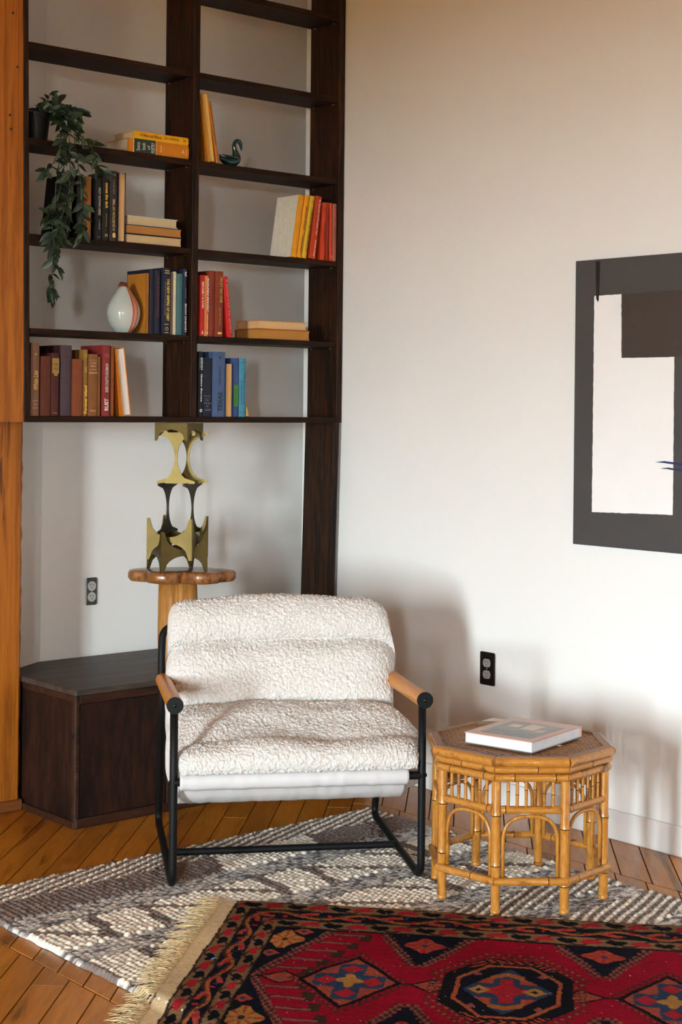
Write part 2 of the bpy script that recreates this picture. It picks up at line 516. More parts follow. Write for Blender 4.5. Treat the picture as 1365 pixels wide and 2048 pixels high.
# leg board under the right upright
def legpt(px, py, x): return onx(px, py, x).y
ya, yb_, yc, yd = legpt(678, 850, 3.895), legpt(668, 1210, 3.895), legpt(611, 850, 3.874), legpt(601, 1210, 3.874)
zA, zB_ = 1.283, .4385
ex_ = lambda a, b: b + (b - a) * (.6 - .4385) / (1.273 - .6)
fr0, bk0 = ex_(ya, yb_), ex_(yc, yd)
MB(so).prism([(3.874, fr0, zB_), (3.895, fr0, zB_), (3.895, bk0, zB_), (3.874, bk0, zB_)],
             [(3.874, ya, zA), (3.895, ya, zA), (3.895, yc, zA), (3.874, yc, zA)]).build('leg_board', W_DARK, shelf, bev=.0015)

# ------------------------------------------------------------------ low cabinet
W_CAB = wood('dark_mahogany_panel', (16, 8, 6), (33, 19, 15), (72, 38, 24), 'Z', scale=5, stretch=5, rough=.48, bump=.1, ring=.3, spec=.2)
W_CABF = wood('dark_mahogany_frame', (26, 14, 10), (50, 29, 20), (88, 52, 34), 'X', scale=12, stretch=12, rough=.5, bump=.1, spec=.18)
W_CABT = wood('worn_dark_cabinet_top', (40, 33, 29), (62, 53, 46), (104, 92, 82), 'X', scale=7, stretch=7, rough=.55, bump=.1, ring=.3)
cab = thing('low_cabinet', 'low dark brown wooden cabinet with a worn top below the bookshelf', 'cabinet', (3.29, 4.59, 0))
co = cab.location
cx0, cx1, cy0, cy1, ch = 2.668, 3.9, 4.303, 4.868, .438
MB(co).box(cx0 + .006, cx1, cy0 + .006, cy1, .0, ch - .018).build('body', W_CAB, cab)
MB(co).box(cx0 - .002, cx1, cy0 - .002, cy1, ch - .018, ch).build('top_board', W_CABT, cab, bev=.002)
for a, b, nm in ((cx0, cx0 + .014, 'corner_stile'), (3.02, 3.045, 'stile'), (3.45, 3.475, 'stile'), (cx1 - .03, cx1, 'stile')):
    MB(co).box(a, b, cy0 - .001, cy0 + .012, .0, ch - .018).build(nm, W_CABF, cab, bev=.0015)
MB(co).box(cx0 - .001, cx0 + .009, cy0 + .003, cy0 + .02, .0, ch - .018).build('corner_stile', W_CABF, cab, bev=.0015)
MB(co).box(cx0 + .016, cx1 - .03, cy0 + .0005, cy0 + .012, ch - .045, ch - .0185).build('front_rail', W_CABF, cab, bev=.0015)
MB(co).box(cx0 + .0015, cx0 + .01, cy0 + .021, cy1 - .23, ch - .04, ch - .0185).build('side_rail', W_CABF, cab, bev=.0015)
MB(co).box(cx0 + .003, cx1, cy0 - .004, cy0 + .012, 0, .03).build('plinth', W_CABF, cab, bev=.002)
MB(co).box(cx0 - .004, cx0 + .009, cy0 + .003, cy1 - .23, 0, .022).build('side_moulding', W_CABF, cab, bev=.002)
for (a, b) in ((cx0 + .018, 3.018), (3.047, 3.448), (3.477, cx1 - .032)):
    MB(co).box(a, b, cy0 + .003, cy0 + .009, .032, ch - .047).build('door', W_CAB, cab, bev=.001)

# ------------------------------------------------------------------ sockets
def socket(label, plate, face, width, height, loc, rotz, round_=False, bevel=.006):
    t = thing('wall_socket', label, 'socket', loc, (0, 0, rotz))
    # local: x along the wall, y out of the wall (negative), z up
    MB().box(-width / 2, width / 2, -.007, -.0008, -height / 2, height / 2).build('cover_plate', plate, t, bev=.0045, seg=3)
    for z in (.0195, -.0195):
        mb = MB(); n = 28; pts = []
        for k in range(n):
            a = 2 * math.pi * k / n
            x, zz = .0172 * math.cos(a), .0172 * math.sin(a)
            if not round_: zz = max(-.0138, min(.0138, zz))
            pts.append((x, zz + z))
        mb.prism([(x, -.0065, zz) for x, zz in pts], [(x, -.0088, zz) for x, zz in pts])
        r = mb.build('receptacle', face, t)
        for x, hh in ((-.006, .008), (.006, .0065)):
            MB().box(x - .0011, x + .0011, -.0092, -.0086, z + .001, z + .001 + hh).build('slot', plain('socket_slot', (60, 56, 54), rough=.6), r)
        MB().lathe([(0, 0), (.0021, 0), (.0021, .0005), (0, .0005)], 12, (0, 0, 0)).build('ground_hole', plain('socket_slot', (60, 56, 54)), r, loc=(0, -.0088, z - .0065)).rotation_euler = (math.pi / 2, 0, 0)
    sc2 = MB().lathe([(0, 0), (.0028, 0), (.0024, .0012), (0, .0014)], 12).build('screw', M_STEEL, t, loc=(0, -.0069, 0), smooth=True)
    sc2.rotation_euler = (math.pi / 2, 0, 0)
    return t
M_SOCK = plain('dark_bronze_socket_plate', (58, 48, 44), rough=.28, metal=.85)
M_SOCF = plain('grey_beige_receptacle', (146, 138, 132), rough=.4)
socket('dark metal double wall socket with grey receptacles above the bamboo stool', M_SOCK, M_SOCF, .070, .112, (X1, 3.705, .46), -math.pi / 2)
pl = ony(181.5, 1182.5, Y1)
socket('pewter double wall socket with pale receptacles above the low cabinet', plain('pewter_socket_plate', (92, 88, 84), rough=.35, metal=.6),
       plain('pale_receptacle', (186, 182, 176), rough=.4), .046, .098, (pl.x, Y1, pl.z), 0, True)

# ------------------------------------------------------------------ painting
PZ0, PZ1, PY0, PY1 = .9125, 1.815, 2.55, 3.312
pt = thing('abstract_painting', 'large unframed abstract canvas of charcoal, white and brown blocks on the white wall', 'painting', (X1 - .001, (PY0 + PY1) / 2, PZ0))
po = pt.location
CXF = X1 - .032
M_CHAR = plain('charcoal_paint', (66, 63, 63), rough=.7, var=.05, vscale=8, bump=.25, bscale=260)
M_PWHT = plain('white_paint', (240, 238, 237), rough=.65, var=.015, vscale=8, bump=.2, bscale=200)
M_PBRN = plain('umber_paint', (60, 50, 45), rough=.7, var=.05, vscale=8, bump=.2, bscale=200)
M_PBLK = plain('black_paint', (20, 17, 18), rough=.5, bump=.3)
M_PBLU = plain('navy_paint', (38, 40, 92), rough=.5)
MB(po).box(CXF, X1 - .002, PY0, PY1, PZ0, PZ1).build('canvas', M_CHAR, pt, bev=.002)
def paint(name, pts, mat, lift, jit=.0015, seed=1):
    """flat dab of paint on the canvas; pts are pixels of the photograph on the canvas plane"""
    r_ = random.Random(seed)
    w = [onx(px, py, CXF) if not isinstance(px, str) else Vector((CXF, float(px[1:]), py)) for px, py in pts]
    out = []
    for i in range(len(w)):
        a, b = w[i], w[(i + 1) % len(w)]
        n = max(1, int((b - a).length / .012))
        for j in range(n):
            p = a.lerp(b, j / n)
            if j: p = p + Vector((0, r_.uniform(-jit, jit), r_.uniform(-jit, jit)))
            out.append(p)
    MB(po).prism([(CXF + .0005, p.y, p.z) for p in out], [(CXF - lift, p.y, p.z) for p in out]).build(name, mat, pt)
zb = onx(1243, 716, CXF).z
zt2 = onx(1243, 588, CXF).z
ze = onx(1348, 1030, CXF).z
yw = onx(1348, 900, CXF).y
paint('white_shape', [(1190, 592), (1244, 588), (1244, 716), ('y%f' % yw, zb), ('y%f' % yw, ze), (1185, 1024)], M_PWHT, .0012, .0007)
paint('brown_block', [(1245, 588), ('y2.72', zt2 + .004), ('y2.72', zb), (1245, 716)], M_PBRN, .0014, .0006, 2)
paint('black_stroke', [(1193, 523), (1201, 523), (1199, 600), (1197, 604), (1194, 598)], M_PBLK, .0018, .0006, 3)
paint('blue_stroke', [(1311, 924), (1330, 922), ('y2.78', 1.176), ('y2.78', 1.167), (1330, 926)], M_PBLU, .0018, .0004, 4)
paint('blue_stroke', [(1322, 937), (1338, 935), ('y2.8', 1.1545), ('y2.8', 1.149), (1335, 938)], M_PBLU, .0018, .0004, 5)
# ------------------------------------------------------------------ books
FONT = None
def text_mesh(body, bold=0.0, shear=0.0):
    cu = bpy.data.curves.new('lettering', 'FONT')
    cu.body = body; cu.size = 1.0; cu.offset = bold; cu.shear = shear
    cu.resolution_u = 2
    ob = bpy.data.objects.new('lettering', cu)
    COL.objects.link(ob)
    dg = bpy.context.evaluated_depsgraph_get()
    me = bpy.data.meshes.new_from_object(ob.evaluated_get(dg))
    bpy.data.objects.remove(ob); bpy.data.curves.remove(cu)
    return me
def letter(parent, body, mat, length, cap, centre, xdir, ydir, bold=.012, shear=0.0, name='spine_lettering'):
    """flat lettering fitted to length x cap around centre, in the parent's space"""
    me = text_mesh(body, bold, shear)
    co = np.zeros(len(me.vertices) * 3); me.vertices.foreach_get('co', co); co = co.reshape(-1, 3)
    lo, hi = co.min(0), co.max(0)
    sx, sy = length / max(hi[0] - lo[0], 1e-6), cap / max(hi[1] - lo[1], 1e-6)
    xd, yd, c = Vector(xdir), Vector(ydir), Vector(centre)
    out = []
    for p in co:
        q = c + xd * ((p[0] - (lo[0] + hi[0]) / 2) * sx) + yd * ((p[1] - (lo[1] + hi[1]) / 2) * sy)
        out += [q.x, q.y, q.z]
    me.vertices.foreach_set('co', out); me.update()
    me.materials.clear(); me.materials.append(mat)
    o = link(bpy.data.objects.new(name, me)); o.parent = parent
    return o
def ink(rgb):
    return plain('ink_%d_%d_%d' % rgb, rgb, rough=.45, var=.02)
def cloth(rgb, rough=.6):
    return plain('cover_%d_%d_%d' % rgb, rgb, rough=rough, var=.07, vscale=60, bump=.12, bscale=900, spec=.35)
def paper(rgb):
    key = 'pages_%d_%d_%d' % rgb
    if key in MATS: return MATS[key]
    mt, nt, p = base_mat(key)
    tc = N(nt, 'ShaderNodeTexCoord'); mp = N(nt, 'ShaderNodeMapping'); mp.inputs['Scale'].default_value = (900, 4, 4)
    nz = N(nt, 'ShaderNodeTexNoise', Scale=1.0, Detail=2.0)
    rp = N(nt, 'ShaderNodeValToRGB'); c = lin(rgb)
    rp.color_ramp.elements[0].color = (*[x * .74 for x in c], 1); rp.color_ramp.elements[1].color = (*c, 1)
    rp.color_ramp.elements[0].position = .3; rp.color_ramp.elements[1].position = .6
    nt.links.new(tc.outputs['Object'], mp.inputs[0]); nt.links.new(mp.outputs[0], nz.inputs['Vector'])
    nt.links.new(nz.outputs['Fac'], rp.inputs['Fac']); nt.links.new(rp.outputs[0], p.inputs['Base Color'])
    p.inputs['Roughness'].default_value = .8
    MATS[key] = mt
    return mt

def book_geo(root, t, d, h, cover, pages, fore=False, over=.003, board=.0022, back_cover=None, front_cover=None):
    """closed book, spine (or fore edge) towards -y; x thickness, y depth, z height"""
    if not fore:
        # rounded spine
        n = 6; pts = []
        for k in range(n + 1):
            x = t * k / n
            b = .0035 * (1 - (2 * x / t - 1) ** 2) if t > .012 else .001
            pts.append((x, .0032 - b - .0018))
        ring_ = pts + [(t, .006), (0, .006)]
        MB().prism([(x, y, 0) for x, y in ring_], [(x, y, h) for x, y in ring_]).build('spine', cover, root, smooth=True, angle=.7)
        MB().box(0, board, .0062, d, 0, h).build('cover_board', front_cover or cover, root, bev=.0006)
        MB().box(t - board, t, .0062, d, 0, h).build('cover_board', back_cover or cover, root, bev=.0006)
        MB().box(board, t - board, .0062, d - over, over, h - over).build('page_block', pages, root)
    else:
        MB().box(0, board, 0, d - .0062, 0, h).build('cover_board', front_cover or cover, root, bev=.0006)
        MB().box(t - board, t, 0, d - .0062, 0, h).build('cover_board', back_cover or cover, root, bev=.0006)
        MB().box(0, t, d - .006, d, 0, h).build('spine', cover, root, bev=.001)
        # slightly hollow fore edge
        n = 6
        ring_ = [(board + (t - 2 * board) * k / n, over + .003 * (1 - (2 * k / n - 1) ** 2)) for k in range(n + 1)] + [(t - board, d - .0062), (board, d - .0062)]
        MB().prism([(x, y, over) for x, y in ring_], [(x, y, h - over) for x, y in ring_]).build('page_block', pages, root)

def standing(label, lv, pxa, pxb, ytop, cover, inset=.012, pxtop=None, depth=.14, fore=False, pages=(214, 194, 160), group=None, txt=(), bands=(), cols={}, zbase=None, over=.003):
    """book on a shelf: left and right spine edge at the shelf (pixels), top (pixels)"""
    ys = YF + inset
    z = LEVEL[lv] + .0006 if zbase is None else zbase
    a = ony(pxa, 800, ys); b = ony(pxb, 800, ys)
    yb_px = None
    # pixel row of the shelf at this place decides the exact x
    def at(px):
        x = ony(px, 700, ys).x
        for _ in range(3):
            # invert the small roll of the camera
            pr = Vector((x, ys, z)) - CAMP
            cur = CX + FPX * pr.dot(RT) / pr.dot(FWD)
            x += (px - cur) / 480.0
        return x
    xa, xb = at(pxa), at(pxb)
    t = xb - xa
    h = ony((pxtop if pxtop is not None else pxa), ytop, ys).z - z
    lean = 0.0
    if pxtop is not None:
        xt = ony(pxtop, ytop, ys).x
        lean = math.atan2(xt - xa, h)
    h = h / max(math.cos(lean), .5)
    zz = z + (t * math.sin(lean) if lean > 0 else 0)
    r = thing('book', label, 'book', (xa + .0003, ys, zz), (0, lean, 0), group)
    t -= .0006
    book_geo(r, t, depth, h, cloth(cover), paper(pages), fore, over, back_cover=cloth(cols['back']) if 'back' in cols else None,
             front_cover=cloth(cols['front']) if 'front' in cols else None)
    for (body, z0, z1, x0, x1, rgb, mode) in txt:
        cz = h * (z0 + z1) / 2; cxx = t * (x0 + x1) / 2
        yy = -.0029 if t > .012 else -.0006
        sh = .25 if 'i' in mode else 0.0
        bo = .03 if 'b' in mode else .008
        if 'd' in mode: letter(r, body, ink(rgb), h * (z1 - z0), t * (x1 - x0), (cxx, yy, cz), (0, 0, -1), (1, 0, 0), bo, sh)
        elif 'u' in mode: letter(r, body, ink(rgb), h * (z1 - z0), t * (x1 - x0), (cxx, yy, cz), (0, 0, 1), (-1, 0, 0), bo, sh)
        else: letter(r, body, ink(rgb), t * (x1 - x0), h * (z1 - z0), (cxx, yy, cz), (1, 0, 0), (0, 0, 1), bo, sh)
    for (z0, z1, x0, x1, rgb) in bands:
        MB().box(t * x0, t * x1, -.0027, .001, h * z0, h * z1).build('spine_label', ink(rgb), r)
    return r

GOLD, WHT, BLK = (214, 168, 84), (228, 224, 214), (26, 22, 20)
G1 = 'brown and red books on the bottom shelf'
standing('slim grey-brown book with gold script title at the post end of the bottom row', 5, 61, 78, 685, (112, 78, 58), pages=(196, 172, 140), group=G1,
         txt=(('White Lies', .36, .62, .25, .8, GOLD, 'ui'), ('James', .19, .225, .15, .85, (170, 130, 96), 'f'), ('Ann', .145, .175, .25, .75, (170, 130, 96), 'f'), ('Lane', .10, .13, .2, .8, (170, 130, 96), 'f'), ('o', .83, .855, .4, .65, GOLD, 'f')))
standing('plain maroon cloth book standing second in the brown row', 5, 81, 101, 712, (88, 38, 22), group=G1, txt=(('PRESS', .07, .09, .25, .75, (60, 22, 14), 'f'),))
standing('narrow dark maroon book with a pointed gold label', 5, 102, 117.5, 706, (70, 26, 24), group=G1,
         bands=((.68, .92, .1, .95, (150, 116, 52)), (.64, .68, .3, .75, (150, 116, 52)), (.045, .055, .2, .8, (170, 120, 40))), txt=(('NOVEL', .8, .84, .2, .85, (70, 40, 20), 'f'), ('TALES', .73, .77, .2, .85, (70, 40, 20), 'f')))
standing('thick dusty plum-coloured book with a worn dark spine', 5, 121, 143, 690, (72, 56, 64), group=G1, cols={'front': (52, 22, 20)}, txt=(('LETTERS', .86, .885, .2, .8, (110, 60, 60), 'f'), ('HISTORY', .8, .83, .15, .85, (110, 60, 60), 'f')))
standing('plain rust-brown book with worn pale edges and blank spine', 5, 145, 165, 718, (122, 62, 32), group=G1, inset=.006)
standing('narrow olive-gold book with yellow lettering reading upwards', 5, 165.5, 175, 699, (136, 98, 40), group=G1, txt=(('Forever Island', .04, .46, .15, .8, (240, 190, 70), 'ub'), ('Smith', .66, .74, .25, .7, (230, 180, 80), 'u'), ('house', .88, .94, .3, .7, (230, 180, 80), 'u')))
standing('tan-brown book with pale ruled lines near the top of the spine', 5, 176, 195, 708, (130, 82, 40), group=G1, txt=(('YOUNG', .84, .875, .15, .8, (206, 170, 130), 'f'), ('MAN', .79, .825, .2, .75, (206, 170, 130), 'f'), ('A NOVEL', .74, .765, .1, .85, (206, 170, 130), 'f'), ('PRESS', .075, .1, .15, .8, (206, 170, 130), 'f')),
         bands=((.9, .905, .08, .92, (200, 160, 120)), (.69, .705, .08, .92, (200, 160, 120))))
standing('very thin brown booklet squeezed beside the dark red book', 5, 195.5, 200, 713, (124, 80, 36), group=G1)
standing('dark red book with white capitals reading upwards on the spine', 5, 205, 219.5, 690, (132, 44, 42), group=G1, inset=.008, txt=(('RUST', .08, .25, .2, .75, WHT, 'ub'), ('ELIESE COLETTE GOLDBACH', .34, .74, .3, .7, WHT, 'u'), ('O', .83, .88, .25, .75, (170, 110, 100), 'f')))
standing('thin copper-brown book between the dark red book and the leaning orange book', 5, 221, 227, 692, (138, 74, 32), group=G1)
standing('orange book leaning with its white page edges facing out', 5, 246.5, 262.5, 697, (206, 116, 30), pxtop=233, fore=True, pages=(232, 222, 212), group=G1, inset=.006, txt=())

G2 = 'blue books on the bottom shelf'
standing('black-spined book with white serif lettering tight against the middle upright', 5, 396.5, 405, 703, (22, 26, 36), group=G2, cols={'front': (30, 34, 44)}, txt=(('Going Rogue', .23, .66, .3, .85, WHT, 'db'), ('SARAH', .72, .91, .45, .9, WHT, 'db'), ('PALIN', .74, .9, .1, .35, (150, 150, 150), 'd'), ('o', .07, .12, .2, .9, WHT, 'fb')))
standing('navy cloth book with faint silver lines low on the spine', 5, 406, 424, 716, (26, 30, 48), group=G2, txt=(('The', .27, .295, .2, .6, (130, 130, 140), 'f'), ('Pursuit', .22, .25, .1, .9, (130, 130, 140), 'f'), ('of', .17, .195, .3, .55, (130, 130, 140), 'f'), ('GUNTHER', .1, .13, .15, .85, (130, 130, 140), 'f')),
         bands=((.35, .358, .1, .8, (120, 120, 130)), (.31, .314, .1, .8, (100, 100, 110))))
standing('wide slate-blue book with dark capitals reading upwards', 5, 426, 450, 703, (70, 92, 132), group=G2, inset=.006, txt=(('TEXAS', .08, .38, .35, .72, (26, 30, 48), 'ub'), ('JAMES A. MICHENER', .5, .78, .45, .62, (30, 36, 56), 'u'), ('v', .88, .93, .35, .65, (30, 36, 56), 'fb')))
standing('book turned with its tan page edges outward beside the slate-blue book', 5, 451, 464, 727, (40, 52, 90), fore=True, pages=(204, 158, 100), group=G2, over=.001, inset=.004)
standing('royal blue book with a green label low on its spine', 5, 465, 477, 716, (54, 78, 130), group=G2, bands=((.18, .54, .1, .9, (48, 122, 44)),), txt=(('ATLAS', .25, .48, .3, .7, (30, 80, 40), 'd'),))
standing('light teal-blue book at the outer end of the blue row', 5, 478, 491.5, 716, (70, 138, 166), group=G2, bands=((.92, .925, .1, .95, (30, 60, 80)), (.06, .065, .1, .95, (30, 60, 80)), (.09, .095, .1, .95, (30, 60, 80))), txt=(('TALES OF THE LOST WATER', .2, .76, .6, .78, (26, 54, 76), 'd'), ('& Collected Stories', .2, .62, .22, .4, (26, 54, 76), 'd')))

G3 = 'dark blue books on the shelf with the vase'
standing('ochre cloth book turned with its cover towards the vase', 4, 292, 297, 546, (152, 96, 30), group=G3, inset=.004, depth=.115, cols={'front': (172, 112, 34)})
standing('tall navy book behind the ochre book with a blank dark spine', 4, 299, 307, 538, (24, 28, 48), group=G3, inset=.006)
standing('dark navy book with faint red lettering down the spine', 4, 307.5, 320, 541, (30, 34, 54), group=G3, txt=(('THE SHADOW KING', .26, .92, .35, .75, (92, 48, 56), 'db'), ('o', .28, .32, .4, .7, (92, 48, 56), 'f')))
standing('tall navy book with bright gold serif capitals down the spine', 4, 324.5, 339.5, 535, (28, 34, 58), group=G3, inset=.008, txt=(('THE NEW EMPIRE OF DEBT', .2, .84, .5, .88, (236, 200, 96), 'db'), ('The Rise and Fall of an Epic Financial Bubble', .28, .79, .2, .38, (196, 150, 70), 'd'), ('O', .055, .11, .3, .8, (196, 150, 70), 'fb')),
         bands=((.95, .962, .25, .85, (220, 180, 90)), (.915, .928, .25, .85, (220, 180, 90)), (.145, .155, .25, .8, (220, 180, 90)), (.02, .03, .3, .8, (220, 180, 90))))
standing('thin grey-brown pamphlet beside the gold-lettered navy book', 4, 340.5, 345.5, 546, (98, 88, 74), group=G3)
standing('thin cream booklet between the grey pamphlet and the teal book', 4, 346, 352.5, 543, (206, 194, 168), group=G3)
standing('plain teal cloth book on the vase shelf', 4, 353, 365, 547, (62, 108, 112), group=G3)
standing('navy book with large white capitals reading upwards, against the middle upright', 4, 366, 374, 538, (26, 32, 62), group=G3, txt=(('LEAVING HOME', .05, .48, .3, .75, WHT, 'ub'), ('Garrison Keillor', .56, .72, .35, .55, (160, 150, 160), 'u'), ('K', .89, .96, .25, .8, WHT, 'fb')))

G4 = 'red books on the shelf above the blue ones'
standing('bright red paperback tight against the middle upright with white title', 4, 399.5, 408.5, 550, (196, 36, 34), group=G4, txt=(('XENI DARK + G. FLYNN', .46, .9, .3, .8, (246, 214, 180), 'db'), ('A', .03, .09, .3, .8, WHT, 'fb')))
standing('narrow orange paperback with white slanted title', 4, 409, 417.5, 551, (206, 118, 62), group=G4, txt=(('ROUGH MAGIC', .4, .96, .4, .9, WHT, 'dbi'), ('A JOURNEY ACROSS MONGOLIA', .1, .36, .35, .75, (250, 226, 190), 'd'), ('o', .035, .075, .2, .8, WHT, 'fb')))
standing('rust-red cloth book with faint dark title', 4, 418.5, 429.5, 541, (134, 50, 34), group=G4, txt=(('THE GARDEN THREAD', .2, .78, .4, .7, (92, 26, 20), 'd'), ('w', .06, .1, .4, .7, (92, 26, 20), 'f')))
standing('brick-brown book with gold capitals and a small gold label at the foot', 4, 430.5, 446, 542, (128, 54, 30), group=G4, inset=.008, txt=(('TRUST NO ONE', .52, .92, .5, .85, (226, 180, 96), 'd'), ('Jayne Ann Krentz', .18, .45, .45, .62, (226, 180, 96), 'd')), bands=((.04, .07, .3, .8, (236, 196, 100)),))
standing('red paperback leaning against the brick-brown book', 4, 456, 466, 553, (196, 30, 28), group=G4, pxtop=445.5, txt=(('A ROAD TRIP TO GLORY', .06, .95, .45, .75, (236, 150, 130), 'd'),))

G5 = 'black books below the trailing plant'
standing('large black book leaning behind the trailing plant with gold capitals', 3, 128, 138, 348, (16, 14, 16), group=G5, pxtop=141, depth=.15, inset=.008, txt=(('JUSTICE', .33, .62, .25, .75, GOLD, 'db'), ('MADELEINE AKIN', .25, .6, .02, .2, GOLD, 'd'), ('G', .75, .8, .3, .7, GOLD, 'f'), ('T', .07, .12, .3, .7, WHT, 'fb')))
standing('black book with an unmarked spine behind the hanging leaves', 3, 154, 167, 350, (18, 16, 18), group=G5)
standing('ochre-brown book half hidden by the hanging leaves', 3, 168, 182, 352, (150, 94, 34), group=G5)
standing('slim black book with silver capitals down the spine', 3, 191, 203, 355, (24, 22, 24), group=G5, txt=(('NOT DOWN HERE', .4, .84, .35, .75, (186, 176, 164), 'db'), ('J. A. BERTHE', .17, .33, .4, .65, (210, 204, 196), 'd')), bands=((.045, .052, .25, .75, (150, 146, 140)),))
standing('black book with bright gold lower-case title', 3, 204.5, 218, 352, (26, 24, 24), group=G5, txt=(('comes the dark', .5, .9, .35, .8, (240, 190, 80), 'db'), ('Michael Prescott', .22, .42, .45, .62, (190, 150, 80), 'd'), ('H', .06, .11, .35, .7, GOLD, 'fb')))
standing('tall charcoal book with thin gold capitals reading upwards', 3, 219.5, 234, 341, (46, 42, 46), group=G5, inset=.008, txt=(('A QUESTION OF TIME', .15, .6, .3, .7, (230, 190, 100), 'u'), ('JAMES FIELDING', .67, .88, .35, .6, (150, 130, 90), 'u'), ('8', .05, .12, .3, .75, (240, 200, 100), 'fb'), ('o', .92, .96, .35, .7, (190, 150, 80), 'f')))
standing('book with purple boards turned with cream page edges outward', 3, 235.5, 250, 345, (38, 28, 60), fore=True, pages=(216, 176, 116), group=G5, pxtop=238, inset=.006)

G6 = 'yellow and orange books at the end of the shelf'
standing('yellow-spined book with a broad white cover facing the room', 3, 583.5, 593.5, 391, (226, 152, 26), group=G6, pxtop=599.5, depth=.13, inset=.004, cols={'front': (226, 218, 200)})
standing('golden yellow book with dark title leaning right', 3, 594.5, 603.5, 391, (232, 158, 28), group=G6, pxtop=611, inset=.004, txt=(('SIMPLY DONE ONE HOUR', .45, .82, .45, .75, (70, 52, 30), 'db'), ('SARAH SIMPSON', .06, .35, .45, .7, (70, 52, 30), 'db'), ('Y', .92, .96, .3, .6, (150, 90, 40), 'f')))
standing('narrow lemon yellow book with small dark capitals', 3, 604.5, 613, 393, (218, 178, 44), group=G6, pxtop=622, inset=.004, txt=(('A WRINKLE IN TIME, FOREVER AND A DAY', .1, .8, .45, .78, (50, 46, 30), 'db'), ('ZEN', .88, .94, .4, .7, (110, 90, 40), 'd')))
standing('red-orange book with a long white title leaning right', 3, 619, 631.5, 393, (178, 58, 20), group=G6, pxtop=632.5, inset=.004, txt=(('My Beautiful and Reckless Year', .38, .95, .45, .78, (250, 220, 200), 'd'), ('A Familiar Stranger', .03, .3, .45, .78, (250, 220, 200), 'd')))
standing('orange-red paperback with dark lettering beside the white-titled book', 3, 642, 650, 405, (196, 62, 24), group=G6, pxtop=646.5, inset=.006, txt=(('LISTEN TO THE WIND', .33, .65, .3, .7, (90, 24, 12), 'db'), ('JANE', .84, .92, .3, .7, (90, 24, 12), 'd')))
standing('dark red book with a blank spine in the orange row', 3, 651.5, 657, 405, (140, 36, 14), group=G6, pxtop=654.5, inset=.006)
standing('thin scarlet book with worn gold marks down the spine', 3, 659.5, 664.8, 406, (202, 64, 26), group=G6, pxtop=660, inset=.006, txt=(('A LION', .35, .75, .3, .7, (226, 120, 50), 'd'), ('w', .04, .09, .3, .8, (236, 170, 100), 'f')))
standing('faded dusty-rose cloth book against the end upright', 3, 665.5, 673.2, 407, (158, 92, 76), group=G6, inset=.004, txt=(('THE MILL', .4, .6, .35, .65, (130, 66, 56), 'd'),))

G7 = 'yellow books beside the swan'
standing('thin mustard book behind the cream page block beside the swan', 2, 413.5, 417, 191, (176, 112, 32), group=G7, pxtop=399.5, inset=.012, depth=.12)
standing('yellow book leaning with cream page edges outward beside the swan', 2, 419.5, 430, 186, (204, 150, 46), group=G7, pxtop=405.2, fore=True, pages=(238, 196, 116), inset=.004, depth=.12)
standing('narrow ochre paperback leaning beside the dark swan', 2, 433, 439, 203, (186, 112, 24), group=G7, pxtop=416.8, inset=.006, depth=.12, txt=(('COUNTRY LIVES', .3, .95, .2, .8, (110, 60, 10), 'd'),))

def lying(label, lv, pxa, pxb, z0, t, cover, depth, fore=False, pages=(214, 194, 160), group=None, txt=(), bands=(), inset=.01, turn=0.0, over=.003):
    """book lying flat, spine or fore edge to the front, between two pixels; z0 above the shelf"""
    ys = YF + inset
    z = LEVEL[lv] + .0006 + z0
    row = CY + (EYE - z) / 5.2 * FPX
    a, b = ony(pxa, row, ys), ony(pxb, row, ys)
    ln = b.x - a.x
    r = thing('book', label, 'book', (a.x, ys, z), (0, 0, turn), group)
    # inner empty-free build: swap x and z of a standing book (x -> z, z -> x)
    made = []
    before = set(bpy.data.objects)
    book_geo(r, t, depth, ln, cloth(cover), paper(pages), fore, over)
    for o in bpy.data.objects:
        if o not in before:
            me = o.data
            co = np.zeros(len(me.vertices) * 3); me.vertices.foreach_get('co', co); co = co.reshape(-1, 3)
            me.vertices.foreach_set('co', co[:, [2, 1, 0]].reshape(-1)); me.flip_normals(); me.update()
    for (body, x0, x1, z0_, z1_, rgb, mode) in txt:
        cxx, cz = ln * (x0 + x1) / 2, t * (z0_ + z1_) / 2
        yy = -.0029 if t > .012 else -.0006
        bo = .03 if 'b' in mode else .008
        if 'u' in mode: letter(r, body, ink(rgb), t * (z1_ - z0_), ln * (x1 - x0), (cxx, yy, cz), (0, 0, 1), (-1, 0, 0), bo)
        else: letter(r, body, ink(rgb), ln * (x1 - x0), t * (z1_ - z0_), (cxx, yy, cz), (1, 0, 0), (0, 0, 1), bo)
    for (x0, x1, z0_, z1_, rgb) in bands:
        MB().box(ln * x0, ln * x1, -.0027, .001, t * z0_, t * z1_).build('spine_label', ink(rgb), r)
    return r
G8 = 'pair of yellow books lying flat beside the plant'
lying('thick ochre book with a dark green title panel lying under a yellow book', 2, 257, 377.5, 0, .047, (206, 128, 24), .135, group=G8,
      bands=((.085, .44, 0, 1, (28, 50, 38)), (.075, .085, 0, 1, (222, 196, 140)), (.44, .45, 0, 1, (222, 196, 140))),
      txt=(('Source', .12, .18, .15, .75, WHT, 'u'), ('book', .21, .27, .25, .75, WHT, 'u'), ('of', .3, .345, .3, .6, WHT, 'u'), ('POETRY', .365, .425, .1, .85, WHT, 'u'), ('Bryant', .51, .545, .25, .75, (244, 220, 170), 'u'), ('A', .88, .92, .35, .65, (244, 220, 170), 'f'), ('Anthology', .945, .965, .2, .7, (244, 220, 170), 'u')))
